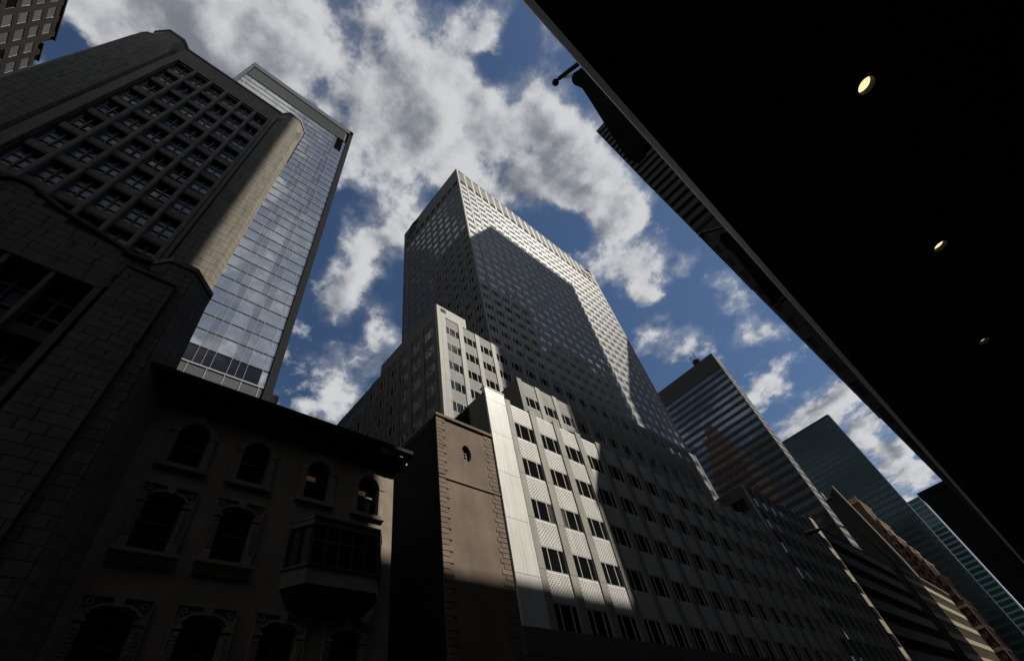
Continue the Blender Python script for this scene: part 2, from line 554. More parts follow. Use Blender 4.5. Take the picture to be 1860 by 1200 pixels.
class Pieces:
    """Alike pieces of one building: those nearest the camera become parts, the rest one joined part."""
    def __init__(s, parent, limit):
        s.parent, s.limit, s.d = parent, limit, {}

    def put(s, name, tmpl, mats, world, rz=0.0, scale=(1, 1, 1), kids=(), size=1.0):
        s.d.setdefault(name, []).append((Vector(world).length / size, tmpl, mats, Vector(world), rz, scale, kids))

    def flush(s):
        cache = {}
        def me_of(nm, t, mats):
            key = (id(t), tuple(m.name for m in mats))
            if key not in cache:
                cache[key] = t.mesh(nm, list(mats))
            return cache[key]
        for nm, L in s.d.items():
            L.sort(key=lambda q: q[0])
            lim = s.limit.get(nm, 290)
            rest, mats_r, kid_r = MB(), [], {}
            for i, (d, t, mats, w, rz, sc, kids) in enumerate(L):
                if i < lim:
                    o = inst(nm, me_of(nm, t, mats), s.parent, w, rz, sc)
                    for kn, kt, km in kids:
                        local(kn, me_of(kn, kt, km), o)
                else:
                    M = Mx(w, rz, sc)
                    def mm(ms):
                        r = {}
                        for a, m in enumerate(ms):
                            if m not in mats_r:
                                mats_r.append(m)
                            r[a] = mats_r.index(m)
                        return r
                    rest.add(t, M, mm(mats))
                    for kn, kt, km in kids:
                        rest.add(kt, M, mm(km))
            if rest.v:
                tag(build(nm, rest, mats_r, s.parent), kind='stuff')


# ------------------------------------------------------------------ the street
build_g = MB().quad((-900, -900, GZ - .16), (1600, -900, GZ - .16), (1600, 1600, GZ - .16), (-900, 1600, GZ - .16))
tag(build('ground', build_g, PAVE), kind='structure')
tag(build('road', MB().quad((-300, 3.6, GZ - .15), (900, 3.6, GZ - .15), (900, 15.4, GZ - .15), (-300, 15.4, GZ - .15)), ASPHALT), kind='structure')
tag(build('pavement', MB().box(-300, 900, -3.0, 3.6, GZ - .14, GZ), PAVE), kind='structure')
tag(build('pavement', MB().box(-300, 900, 15.4, 20.0, GZ - .14, GZ), PAVE), kind='structure')
mk = MB()
for i in range(60):
    x = -100 + i * 9
    mk.quad((x, 9.44, GZ - .146), (x + 3, 9.44, GZ - .146), (x + 3, 9.56, GZ - .146), (x, 9.56, GZ - .146))
tag(build('road_marking', mk, PAINT), kind='structure')

# ================================================================== white aluminium office building
bld = thing('office_building', (60, 40, GZ),
            'stepped white aluminium office building with its tall tower in the middle of the view', 'building')
P = Pieces(bld, {'window': 290, 'spandrel_panel': 290, 'pier': 120})


def window_tmpl(w, h, mull=(.27, .73), fr=.05, deep=.10):
    f = MB()
    f.box(-w / 2, -w / 2 + fr, 0, deep, 0, h).box(w / 2 - fr, w / 2, 0, deep, 0, h)
    f.box(-w / 2 + fr, w / 2 - fr, 0, deep, 0, fr).box(-w / 2 + fr, w / 2 - fr, 0, deep, h - fr, h)
    for q in mull:
        x = -w / 2 + q * w
        f.box(x - .035, x + .035, -.01, deep, fr, h - fr)
    panes = []
    ed = [-w / 2 + fr] + [-w / 2 + q * w for q in mull] + [w / 2 - fr]
    for a, b in zip(ed, ed[1:]):
        panes.append(MB().quad((a, .05, fr), (b, .05, fr), (b, .05, h - fr), (a, .05, h - fr)))
    return f, panes


def dimple_panel(w, h, nx, nz):
    """A pressed sheet: staggered scoops, each cut in as a small pyramid, in a plain rim."""
    b = MB()
    rim = .10
    b.quad((-w / 2, 0, 0), (w / 2, 0, 0), (w / 2 - rim, -.015, rim), (-w / 2 + rim, -.015, rim))
    b.quad((w / 2, 0, 0), (w / 2, 0, h), (w / 2 - rim, -.015, h - rim), (w / 2 - rim, -.015, rim))
    b.quad((w / 2, 0, h), (-w / 2, 0, h), (-w / 2 + rim, -.015, h - rim), (w / 2 - rim, -.015, h - rim))
    b.quad((-w / 2, 0, h), (-w / 2, 0, 0), (-w / 2 + rim, -.015, rim), (-w / 2 + rim, -.015, h - rim))
    sx = (w - 2 * rim) / nx
    sz = (h - 2 * rim) / nz
    for i in range(nx):
        for j in range(nz):
            x0 = -w / 2 + rim + i * sx
            z0 = rim + j * sz
            c = [(x0, -.015, z0), (x0 + sx, -.015, z0), (x0 + sx, -.015, z0 + sz), (x0, -.015, z0 + sz)]
            if (i + j) % 2:
                b.quad(*c)
                continue
            m = [(x0 + sx / 2, -.015, z0), (x0 + sx, -.015, z0 + sz * .45), (x0 + sx / 2, -.015, z0 + sz), (x0, -.015, z0 + sz * .45)]
            ap = (x0 + sx / 2, .085, z0 + sz * .8)
            for k in range(4):
                b.quad(c[k], m[k], m[k - 1])
                b.quad(m[k], m[(k + 1) % 4], ap)
    return b


def flat_panel(w, h):
    b = MB()
    b.quad((-w / 2, 0, 0), (w / 2, 0, 0), (w / 2 - .08, -.05, .08), (-w / 2 + .08, -.05, .08))
    b.quad((w / 2, 0, 0), (w / 2, 0, h), (w / 2 - .08, -.05, h - .08), (w / 2 - .08, -.05, .08))
    b.quad((w / 2, 0, h), (-w / 2, 0, h), (-w / 2 + .08, -.05, h - .08), (w / 2 - .08, -.05, h - .08))
    b.quad((-w / 2, 0, h), (-w / 2, 0, 0), (-w / 2 + .08, -.05, .08), (-w / 2 + .08, -.05, h - .08))
    b.quad((-w / 2 + .08, -.05, .08), (w / 2 - .08, -.05, .08), (w / 2 - .08, -.05, h - .08), (-w / 2 + .08, -.05, h - .08))
    return b


TM = {}


def memo(key, fn):
    if key not in TM:
        TM[key] = fn()
    return TM[key]


def alu_front(face, fixed, u0, nb, pitch, ww, tops, wh, sh, pmat, ptop, pbot, panel='dimple', sign=1, pier_first=.62,
              amat=ALU, size=1.0, pier_proud=.10, glassm=GLASS, wout=.0):
    """Bays of dimpled spandrels and three-light windows between flat piers. tops: heights of the window heads."""
    rz = FROT[face]
    wf, wp = memo(('w', ww, wh), lambda: window_tmpl(ww, wh))
    for i in range(nb):
        uc = u0 + sign * (i * pitch + ww / 2)
        for zt in tops:
            kids = [('pane', q, (glassm if random.random() > .05 else BLIND,)) for q in wp]
            P.put('window', wf, (FRAME,), face_place(face, fixed, uc, wout, zt - wh), rz, kids=kids, size=size)
            if panel == 'dimple':
                sp = memo(('d', ww, sh), lambda: dimple_panel(ww, sh, 15, 13))
            else:
                sp = memo(('f', ww, sh), lambda: flat_panel(ww, sh))
            P.put('spandrel_panel', sp, (amat,), face_place(face, fixed, uc, .0, zt + .02), rz, size=size)
        if sign > 0:
            pu0, pu1 = u0 + i * pitch + ww + .03, u0 + (i + 1) * pitch - .03
        else:
            pu0, pu1 = u0 - (i + 1) * pitch + .03, u0 - i * pitch - ww - .03
        pier(face, fixed, pu0, pu1, pbot, ptop, pmat, pier_proud)
    if pier_first:
        if sign > 0:
            pier(face, fixed, u0 - .03 - pier_first, u0 - .03, pbot, ptop, pmat, pier_proud)
        else:
            pier(face, fixed, u0 + .03, u0 + .03 + pier_first, pbot, ptop, pmat, pier_proud)


def pier(face, fixed, u0, u1, z0, z1, m, proud=.16):
    b = MB()
    zz = z0
    fl = 3.52
    while zz < z1 - .01:                       # sheet-metal lengths with an open joint at every storey
        ze = min(zz + fl, z1)
        if face == 'S':
            b.box(u0, u1, fixed - proud, fixed + .3, zz, ze - .025)
        else:
            b.box(fixed - proud, fixed + .3, u0, u1, zz, ze - .025)
        zz = ze
    build('pier', b, m, bld)


# cores behind the cladding
def core(x0, x1, y0, y1, z0, z1, m=ALU_SHADE, name='wall'):
    return build(name, MB().box(x0, x1, y0, y1, z0, z1), m, bld)


core(20.75, 74.4, 20.28, 50, GZ, 26.25)
core(74.42, 100.6, 20.28, 50, GZ, 33.0)
core(32.25, 74.4, 25.78, 50, 26.3, 38.55)
core(25.80, 98.0, 31.78, 62.0, 26.2, 53.0)
core(43.0, 112.5, 37.88, 67.7, 20.0, 151.2)
# street block
B_TOPS = [24.30 - 3.52 * k for k in range(5)]
alu_front('S', 20.0, 23.60, 16, 3.12, 2.28, B_TOPS, 1.60, 1.88, ALU_PIER, 26.55, 8.62)
alu_front('S', 20.0, 75.35, 8, 3.12, 2.28, [31.34, 27.82] + B_TOPS, 1.60, 1.88, ALU_PIER, 33.2, 8.62, amat=ALU_SHADE, pier_proud=.10, wout=.03)
zs = [8.66, 11.55, 15.1, 18.6, 22.1, 25.6, 26.85]
for a, b in zip(zs, zs[1:]):                  # plain corrugated end bay
    pb = MB()
    pb.box(20.70, 21.79, 19.90, 20.3, a, b - .03).box(21.80, 22.90, 19.90, 20.3, a, b - .03)
    build('cladding_panel', pb, ALU, bld)
build('coping', MB().box(20.66, 22.95, 19.86, 20.5, 26.86, 26.94), ALU, bld)
x = 20.45
while x < 73:
    for (a, b) in ((7.22, 8.60), (4.2, 7.19), (1.0, 4.17)):
        build('base_panel', MB().box(x, x + 3.08, 19.72, 20.2, a, b), GRANITE, bld)
    x += 3.11
core(20.45, 100.6, 19.9, 20.2, GZ, 1.0, GRANITE, 'plinth')
# west flank of the street block, above the tan building: louvred panel and one window
for k in range(4):
    y0 = 20.1 + k * 2.85
    build('cladding_panel', MB().box(20.62, 20.75, y0, y0 + 2.8, 15, 26.3), ALU_SHADE, bld)
lv = MB()
for k in range(18):
    z = 23.6 + k * .14
    lv.prism([(20.50, z), (20.62, z + .02), (20.62, z + .12)], 22.1, 24.7, 'y')
wfm, wpn = window_tmpl(2.5, 2.2)
build('louvre', MB().add(lv, Matrix(((1, 0, 0, 0), (0, 1, 0, 0), (0, 0, 1, 0), (0, 0, 0, 1)))), ALU_SHADE, bld)
P.put('window', wfm, (FRAME,), (20.50, 23.4, 21.3), FROT['W'], kids=[('pane', q, (GLASS,)) for q in wpn])
# set-back storey
alu_front('S', 25.5, 33.05, 13, 3.16, 2.30, [36.20, 32.68], 1.60, 1.90, ALU_PIER, 38.75, 26.3, amat=ALU_PIER, glassm=GLASS)
build('parapet', MB().box(32.2, 33.0, 25.34, 25.8, 26.3, 38.7), ALU_SHADE, bld)
for i in range(13):
    u = 33.05 + i * 3.16
    P.put('spandrel_panel', memo(('d', 2.30, .5), lambda: dimple_panel(2.30, .5, 15, 3)), (ALU_PIER,), (u + 1.15, 25.5, 38.12))
# middle block, street face and west face
M_TOPS = [51.35 - 3.54 * k for k in range(7)]
alu_front('S', 31.5, 26.92, 22, 3.16, 2.32, M_TOPS, 1.62, 1.86, ALU_PIER, 53.2, 26.3, pier_first=.78, amat=MPANEL, pier_proud=.11, wout=.01)
build('corner_post', MB().box(25.45, 26.05, 31.34, 31.9, 26.3, 53.2), ALU_PIER, bld)
alu_front('W', 25.5, 32.55, 9, 3.05, 2.20, M_TOPS, 1.80, 1.70, ALU_SHADE, 52.9, 26.3, amat=ALU_SHADE, pier_first=.6)
pk = MB()
n = 12
for i in range(n):
    a = 25.5 + i * 5.4 / n
    pk.box(a, a + 5.4 / n - .03, 31.42, 31.8, 53.22, 55.42)
build('parapet', pk, ALU_PIER, bld)
build('parapet', MB().box(25.5, 25.8, 31.85, 46.3, 53.0, 55.40), ALU_SHADE, bld)
build('parapet', MB().box(25.52, 25.8, 46.35, 62, 51.5, 52.35), ALU_SHADE, bld)
build('roof_box', MB().box(25.7, 27.5, 47.4, 49.5, 52.3, 53.7), FINDARK, bld)
vb = build('vent', MB().box(26.2, 27.1, 31.36, 31.42, 54.25, 54.95), VENTB, bld)
vg = MB()
for k in range(5):
    vg.box(26.25, 27.05, 31.33, 31.36, 54.30 + k * .13, 54.36 + k * .13)
build('grille', vg, GAP, vb)
ph = build('penthouse', MB().box(31.2, 41.5, 33.2, 36.8, 53.0, 55.3), WHITEP, bld)
build('roof_rail', MB().box(31.1, 41.6, 33.0, 33.15, 55.0, 55.14).box(31.1, 41.6, 33.0, 33.15, 54.1, 54.2), FINDARK, ph)
build('roof_fan', MB().box(34.4, 35.0, 32.2, 32.9, 53.2, 54.5).ball((34.7, 32.5, 54.6), .33), FINDARK, ph)
# tower
T_TOPS = [138.86 - 3.638 * k for k in range(24)]
alu_front('S', 37.6, 43.32, 22, 3.13, 2.30, T_TOPS, 1.62, 2.0, ALU_PIER, 151.6, 50, panel='flat', amat=ALU_TOWER, pier_first=.55, pier_proud=.09, glassm=TGLASS, wout=.035)
alu_front('W', 42.7, 38.15, 10, 2.96, 2.10, T_TOPS, 1.80, 1.80, ALU_SHADE, 151.6, 50, panel='flat', amat=ALU_SHADE, pier_first=.5, pier_proud=.10, glassm=GLASS, wout=.03)
for i in range(22):
    u = 43.32 + i * 3.13
    build('crown_panel', MB().box(u, u + 2.30, 37.52, 37.9, 143.1, 151.0), CROWNM, bld)
    sl = MB()
    for k in range(4):
        sl.box(u + .12 + k * .56, u + .44 + k * .56, 37.75, 37.9, 141.1, 143.0)
    build('vent_slot', sl, GAP, bld)
for i in range(10):
    u = 38.15 + i * 2.96
    build('crown_panel', MB().box(42.62, 43.0, u, u + 2.10, 143.1, 151.0), ALU_SHADE, bld)
    sl = MB()
    for k in range(4):
        sl.box(42.85, 43.0, u + .10 + k * .52, u + .40 + k * .52, 141.1, 143.0)
    build('vent_slot', sl, GAP, bld)
build('coping', MB().box(42.6, 112.6, 37.5, 38.2, 151.6, 151.9).box(42.6, 43.2, 38.2, 67.8, 151.6, 151.9), ALU_SHADE, bld)
build('corner_post', MB().box(112.0, 112.55, 37.45, 38.0, 50, 151.6), ALU_PIER, bld)
# wing's flank with a window
fr = MB().box(74.28, 74.42, 20.9, 23.0, 29.4, 29.5).box(74.28, 74.42, 20.9, 23.0, 31.1, 31.2)
for y in (20.9, 21.6, 22.3, 22.9):
    fr.box(74.28, 74.42, y, y + .1, 29.5, 31.1)
w_ = build('window', fr, FINDARK, bld)
build('pane', MB().quad((74.38, 21, 29.5), (74.38, 22.9, 29.5), (74.38, 22.9, 31.1), (74.38, 21, 31.1)), GLASS, w_)
P.flush()


# lettering with its arc high on the tower
def lettering(name, parent, size, place, rot):
    cu = bpy.data.curves.new(name, 'FONT')
    cu.body = 'citi'
    cu.size = size
    cu.extrude = .12
    cu.offset = .05
    cu.resolution_u = 3
    tmp = bpy.data.objects.new(name, cu)
    COL.objects.link(tmp)
    dg = bpy.context.evaluated_depsgraph_get()
    me = bpy.data.meshes.new_from_object(tmp.evaluated_get(dg))
    bpy.data.objects.remove(tmp, do_unlink=True)
    me.materials.clear()
    me.materials.append(SIGNM)
    o = bpy.data.objects.new('letters', me)
    COL.objects.link(o)
    o.parent = parent
    o.location = Vector(place) - wloc(parent)
    o.rotation_euler = rot
    return o


for (org, rot, nm, lab) in (((103.9, 37.2, 145.6), (math.pi / 2, 0, 0), 'S', 'dark lettering sign with an arc at the sunlit far end of the tower top'),
                            ((42.3, 66.3, 145.6), (math.pi / 2, 0, -math.pi / 2), 'W', 'dark lettering sign at the shaded left end of the tower top')):
    sg = thing('roof_sign', org, lab, 'sign', 'lettering signs on the tower top')
    lettering('letters', sg, 4.6, org, rot)
    arc = MB()
    pts = []
    for k in range(13):
        t = math.pi * (.12 + .76 * k / 12)
        pts.append((4.5 - 2.6 * math.cos(t), 0, 2.4 + 2.3 * math.sin(t)))
    arc.tube(pts, .32, 6)
    R3 = Matrix.Rotation(rot[2], 4, 'Z')
    arc2 = MB().add(arc, Matrix.Translation(org) @ R3)
    build('arc', arc2, SIGNM, sg)

# ================================================================== limestone building on the left
lime = thing('limestone_building', (-6, 24, GZ), 'dark limestone building on the left with octagonal piers and a deep window grid', 'building')
LP = Pieces(lime, {'stone_block': 295, 'window': 200})
YU = 23.5
YL = 18.8


def stone_face(x0, x1, y, z0, z1, course, length, proud=.03, top=None, skip=None):
    """Ashlar courses on a street-facing wall."""
    tm, tb = unit_block(LIME)
    z = z1
    row = 0
    while z > z0 + .05:
        h = min(course, z - z0)
        x = x0 - (row % 2) * length * .5
        while x < x1 - .02:
            l = length * random.choice((.8, 1, 1, 1.25))
            a, b = max(x, x0), min(x + l, x1)
            if b - a > .12 and (top is None or z < top((a + b) / 2)) and not (skip and skip((a + b) / 2, z - h / 2)):
                g = .013
                LP.put('stone_block', tb, (LIME,), ((a + b) / 2, y - proud + .12, z - h / 2), 0, (b - a - g, .24, h - g))
            x += l
        z -= h
        row += 1


def octa(xl, xr, y, cut, deep):
    """Plan of a pier with its two street corners cut off."""
    return [(xl - cut, y + cut), (xl, y), (xr, y), (xr + cut, y + cut), (xr + cut, y + deep), (xl - cut, y + deep)]


# upper mass
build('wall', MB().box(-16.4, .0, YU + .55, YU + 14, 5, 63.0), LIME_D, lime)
build('parapet', MB().box(-13.3, -2.9, YU - .02, YU + .5, 59.5, 63.3).box(-13.3, -2.9, YU - .12, YU + .5, 63.3, 63.6), LIME, lime)
for (xl, xr) in ((-15.6, -14.2), (-2.16, -.78)):
    sl_, sr_ = xl - .62, xr + .46
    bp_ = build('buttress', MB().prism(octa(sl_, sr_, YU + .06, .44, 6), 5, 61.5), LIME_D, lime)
    build('crown', MB().prism(octa(sl_, sr_, YU + .03, .44, 6), 59.6, 62.6, 'z', poly2=octa(xl, xr, YU + .03, 1.0, 6)).prism(octa(xl, xr, YU + .03, 1.0, 6), 62.6, 65.1), LIME, bp_)
    build('coping', MB().prism(octa(xl - .05, xr + .05, YU - .06, 1.05, 6), 65.1, 65.6), LIME, bp_)
    stone_face(sl_ - .02, sr_ + .02, YU + .06, 20, 59.6, .78, 1.15)
    for sgn, xe in ((-1, sl_), (1, sr_)):      # the narrow cut corners, in courses too
        z = 59.6
        tm, tb = unit_block(LIME)
        while z > 20:
            c = Vector((xe + sgn * .22, YU + .28, z - .39))
            LP.put('stone_block', tb, (LIME,), c + Vector((-sgn * .07, .07, 0)), sgn * math.pi / 4, (.60, .24, .762))
            z -= .78
# broad plain strip between pier and window grid
build('side_mass', MB().prism(octa(-17.0, -16.7, YU + 1.2, .3, 8), 5, 59.5), LIME, lime)
build('pilaster', MB().box(-13.35, -12.75, YU - .05, YU + .6, 20, 59.5), LIME, lime)
build('pilaster', MB().box(-3.2, -2.95, YU - .05, YU + .6, 20, 59.5), LIME, lime)
build('groove', MB().box(-12.72, -12.62, YU + .2, YU + .5, 20, 59.5), LIME_D, lime)


def sash_window(w, h, cols, rows, bar=.07):
    f = MB()
    f.box(-w / 2, -w / 2 + bar, 0, .12, 0, h).box(w / 2 - bar, w / 2, 0, .12, 0, h)
    f.box(-w / 2 + bar, w / 2 - bar, 0, .12, 0, bar).box(-w / 2 + bar, w / 2 - bar, 0, .12, h - bar, h)
    for c in range(1, cols):
        x = -w / 2 + w * c / cols
        f.box(x - .05, x + .05, -.06, .12, bar, h - bar, 1)
    for r in range(1, rows):
        z = h * r / rows
        f.box(-w / 2 + bar, w / 2 - bar, .01, .11, z - .06, z + .06)
    ps = []
    for c in range(cols):
        a, b = -w / 2 + w * c / cols, -w / 2 + w * (c + 1) / cols
        p = MB()
        for r in range(rows):
            z0, z1 = h * r / rows, h * (r + 1) / rows
            p.quad((a, .09, z0), (b, .09, z0), (b, .09, z1), (a, .09, z1))
        ps.append(p)
    return f, ps


PITCH = 1.535
wf6, wp6 = sash_window(1.18, 2.75, 2, 3)
light = {(2, 2): BLIND_L, (3, 2): BLIND_L}
for c in range(6):
    xa = -12.42 + c * PITCH
    for r in range(10):
        zt = 59.3 - 3.62 * r
        q = random.random()
        m = light.get((c, r)) or (BLIND_G if q < .75 else GLASS)
        LP.put('window', wf6, (SASH, LIME), (xa + .60, YU + .44, zt - 2.95), kids=[('pane', k, (m,)) for k in wp6])
        build('sill', MB().box(xa + .0, xa + 1.2, YU + .08, YU + .55, zt - 3.62, zt - 2.97), LIME, lime)
        build('soffit', MB().box(xa + .0, xa + 1.2, YU + .1, YU + .56, zt - .2, zt), LIME_D, lime)
    if c < 6:
        build('pier', MB().prism([(xa + 1.2, YU + .02), (xa + 1.27, YU - .1), (xa + 1.46, YU - .1), (xa + PITCH, YU + .02),
                                  (xa + PITCH, YU + .6), (xa + 1.2, YU + .6)], 20, 59.5), LIME, lime)
# lower front mass with its curved parapet
PROF = [(-12.4, 22.9), (-10.6, 23.1), (-9.2, 23.45), (-8.9, 23.9), (-8.5, 24.05), (-8.15, 24.0), (-6.7, 23.3), (-4.9, 22.85), (-3.5, 22.4), (-2.7, 22.55)]


def prof(x):
    for (a, za), (b, zb) in zip(PROF, PROF[1:]):
        if a <= x <= b:
            return za + (zb - za) * (x - a) / (b - a)
    return PROF[0][1] if x < PROF[0][0] else PROF[-1][1]


wallp = MB().prism([(-14, 19.9), (-2.7, 19.9)] + [(x, z) for x, z in reversed(PROF)] + [(-14, 22.9)], YL + .08, YL + 1.0, 'y')
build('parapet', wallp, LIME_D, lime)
cop = MB()
for (a, za), (b, zb) in zip(PROF, PROF[1:]):
    cop.prism([(a, za), (b, zb), (b, zb + .22), (a, za + .22)], YL - .1, YL + 1.0, 'y')
build('coping', cop, LIME_D, lime)
stone_face(-14, -3.4, YL + .04, 19.75, 24.0, .47, 1.05, top=lambda x: prof(x) + .02)
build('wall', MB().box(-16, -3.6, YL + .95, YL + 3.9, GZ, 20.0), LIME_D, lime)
build('roof', MB().box(-16, .0, YL + 1.0, YU + .5, 19.9, 20.2), LIME_D, lime)
wf8, wp8 = sash_window(1.28, 3.0, 2, 3)
for c in range(6):
    xr = -3.78 - c * 1.47
    for r in range(6):
        zt = 19.5 - 3.66 * r
        LP.put('window', wf8, (SASH, LIME), (xr - .66, YL + .62, zt - 3.05), kids=[('pane', k, (GLASS if random.random() > .3 else BLIND,)) for k in wp8])
        build('sill', MB().box(xr - 1.3, xr, YL + .15, YL + .95, zt - 3.62, zt - 3.08), LIME_D, lime)
    build('pier', MB().box(xr - 1.47, xr - 1.30, YL + .02, YL + .95, GZ, 19.6), LIME, lime)
build('pier', MB().box(-3.78, -3.52, YL + .0, YL + .95, GZ, 19.6), LIME, lime)
build('lintel', MB().box(-14, -3.5, YL - .02, YL + .95, 19.52, 19.8), LIME, lime)
build('groove', MB().box(-3.5, -3.34, YL + .6, YL + .95, GZ, 21.0), GAP, lime)
# octagonal end pier, wider towards the street
top_p = octa(-2.07, -.92, YL + .08, 1.15, 4)
bot_p = octa(-2.4, .1, YL + .08, 1.2, 4)
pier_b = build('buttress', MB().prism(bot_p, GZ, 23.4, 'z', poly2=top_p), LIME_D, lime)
build('coping', MB().prism(octa(-2.1, -.9, YL - .02, 1.18, 4), 23.3, 23.65), LIME, pier_b)
stone_face(-3.34, -1.30, YL - .18, GZ, 21.35, .47, 1.05)
build('pilaster', MB().box(-3.34, -1.30, YL - .1, YL + .5, GZ, 21.35), LIME_D, lime)
build('coping', MB().box(-3.38, -1.26, YL - .3, YL + .3, 21.36, 21.5), LIME, lime)
tm, tb = unit_block(LIME)
z = 23.2
row = 0
while z > 0:
    t = (23.4 - z) / 25.0
    xe = -.92 + 1.02 * t
    x0 = -1.24 if z < 21.3 else -2.0
    mid = (x0 + xe) / 2 + (.25 if row % 2 else -.2)
    for a, b in ((x0, mid), (mid, xe)):
        if b - a > .1:
            LP.put('stone_block', tb, (LIME,), ((a + b) / 2, YL + .16, z - .235), 0, (b - a - .018, .24, .452))
    for q in range(2):                         # the cut corner
        f = .29 + .58 * q
        LP.put('stone_block', tb, (LIME,), (xe + f - .07, YL + .08 + f + .07, z - .235), math.pi / 4, (.80, .24, .452))
    z -= .47
    row += 1
LP.flush()

# ================================================================== glass tower behind it
gt = thing('glass_tower', (-4, 75, GZ), 'slender blue mirror-glass tower with louvred crown behind the limestone building', 'building')
GP = Pieces(gt, {'pane': 295})
YG = 60.0
build('wall', MB().box(-21.4, 13.2, YG + .25, YG + 30, 10, 186.5), FINDARK, gt)
mull = []
x = 12.0
edges = [13.0, 12.0]
while x > -20.5:
    for w in (2.32, 1.19, 1.19):
        x -= w
        edges.append(x)
edges = sorted(edges)
FL = 3.6
floors = [55.3 + FL * k for k in range(34)]
pm = {}
for k, z in enumerate(floors[:-1]):
    if z + FL > 174.6:
        break
    for a, b in zip(edges, edges[1:]):
        w = b - a - .05
        key = (round(w, 2))
        if key not in pm:
            pm[key] = MB().quad((-w / 2, -.10, 0), (w / 2, -.10, 0), (w / 2, 0, FL - .30), (-w / 2, 0, FL - .30))
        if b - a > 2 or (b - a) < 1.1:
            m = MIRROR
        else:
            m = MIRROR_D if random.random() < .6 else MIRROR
        if k == 0 and a > -1 and b < 12.1:
            m = GLASS
        if z > 163 and 9.0 < a < 12.0:
            continue                           # open dark hole near the top corner
        GP.put('pane', pm[key], (m,), ((a + b) / 2, YG + .02, z + .02), random.uniform(-.012, .012))
    rl = MB().box(-21.0, 12.9, YG - .10, YG + .2, z + FL - .12, z + FL - .05, 0)
    rl.box(-21.0, 12.9, YG + .1, YG + .2, z + FL - .28, z + FL - .12, 1)
    build('floor_rail', rl, [PALE, GAP], gt)
for e in edges[1:-1]:
    build('mullion', MB().box(e - .024, e + .024, YG - .12, YG + .2, 55.3, 174.2), PALE, gt)
build('opening', MB().box(9.7, 12.0, YG - .14, YG + .2, 163.4, 174.3), BLACK, gt)
build('roof_band', MB().box(-21.9, 14.3, YG - .5, YG + .3, 183.6, 187.2), LOUVRE, gt)
lv = MB()
n = 64
for i in range(n):
    a = -20.6 + i * 32.8 / n
    lv.box(a, a + .26, YG - .25, YG + .2, 174.9, 183.4)
tag(build('louvre', lv, LOUVRE, gt), kind='stuff')
build('louvre_backing', MB().box(-20.7, 12.4, YG + .1, YG + .24, 174.7, 183.6), GAP, gt)
build('louvre_rail', MB().box(-20.8, 12.5, YG - .3, YG + .2, 174.4, 174.85), LOUVRE, gt)
build('fin', MB().box(13.05, 14.35, YG - .5, YG + .8, 50, 187.2), FINDARK, gt)
build('fin', MB().box(-21.9, -21.0, YG - .45, YG + .8, 50, 187.2), LOUVRE, gt)
for i, (a, b) in enumerate(((-2.5, 2.2), (2.3, 4.7), (4.8, 7.2), (7.3, 9.6), (9.7, 12.2), (12.3, 13.1))):
    build('spandrel_panel', MB().box(a, b, YG - .1, YG + .2, 48.0, 54.9), LOUVRE, gt)
    build('mullion', MB().box(b, b + .1, YG - .2, YG + .2, 48.0, 54.9), PALE, gt)
build('floor_rail', MB().box(-3, 13.2, YG - .25, YG + .2, 54.95, 55.2), PALE, gt)
build('podium', MB().box(-3, 15.6, YG + .3, YG + 25, 10, 55.0), FINDARK, gt)
GP.flush()

# ================================================================== brownstone townhouse
bs = thing('townhouse', (6.6, 26, GZ), 'brown stucco townhouse with a heavy black cornice, arched windows and a bay window', 'house')
YB = 20.0


def wall_with_holes(x0, x1, z0, z1, y, deep, holes, flank=0):
    """Front sheet with rectangular openings and their reveals."""
    b = MB()
    xs = sorted({x0, x1, *[h[0] for h in holes], *[h[1] for h in holes]})
    zs = sorted({z0, z1, *[h[2] for h in holes], *[h[3] for h in holes]})
    for xa, xb in zip(xs, xs[1:]):
        for za, zb in zip(zs, zs[1:]):
            cx, cz = (xa + xb) / 2, (za + zb) / 2
            if any(h[0] < cx < h[1] and h[2] < cz < h[3] for h in holes):
                continue
            b.quad((xa, y, za), (xb, y, za), (xb, y, zb), (xa, y, zb))
    for (a, c, d, e) in holes:
        b.quad((a, y, d), (a, y, e), (a, y + deep, e), (a, y + deep, d))
        b.quad((c, y, d), (c, y + deep, d), (c, y + deep, e), (c, y, e))
        b.quad((a, y, e), (c, y, e), (c, y + deep, e), (a, y + deep, e))
        b.quad((a, y, d), (a, y + deep, d), (c, y + deep, d), (c, y, d))
    b.quad((x0, y, z0), (x0, y, z1), (x0, y + 9, z1), (x0, y + 9, z0))
    b.quad((x1, y, z0), (x1, y + 9, z0), (x1, y + 9, z1), (x1, y, z1), mi=flank)
    return b


ARCH = [(2.26, 13.0, 1.26), (4.96, 13.0, 1.42), (8.02, 12.95, 1.42), (10.78, 12.92, 1.42)]
HW = .60                                    # half width of the arched openings
ARCHW = [(2.30, 12.98), (4.98, 12.95), (8.02, 12.92), (10.78, 12.88)]
AH = 2.14                                   # sill to crown
ORN = [(2.30, 9.42), (4.96, 9.45)]
OH = 2.30
ORN3 = [(2.22, 5.35), (4.90, 5.35), (7.55, 5.35), (10.30, 5.35)]
holes = [(cx - HW, cx + HW, zb, zb + AH) for cx, zb in ARCHW]
holes += [(cx - .62, cx + .62, zb, zb + OH) for cx, zb in ORN]
holes += [(cx - .66, cx + .66, zb, zb + OH) for cx, zb in ORN3]
build('wall', wall_with_holes(.4, 12.28, GZ, 16.3, YB, .35, holes, 1), [STUCCO, FINDARK], bs)  # east flank coloured near black to stop sunlight bouncing into the alley
build('room_dark', MB().box(.5, 12.2, YB + .36, YB + 8.5, GZ, 16.0), GAP, bs)


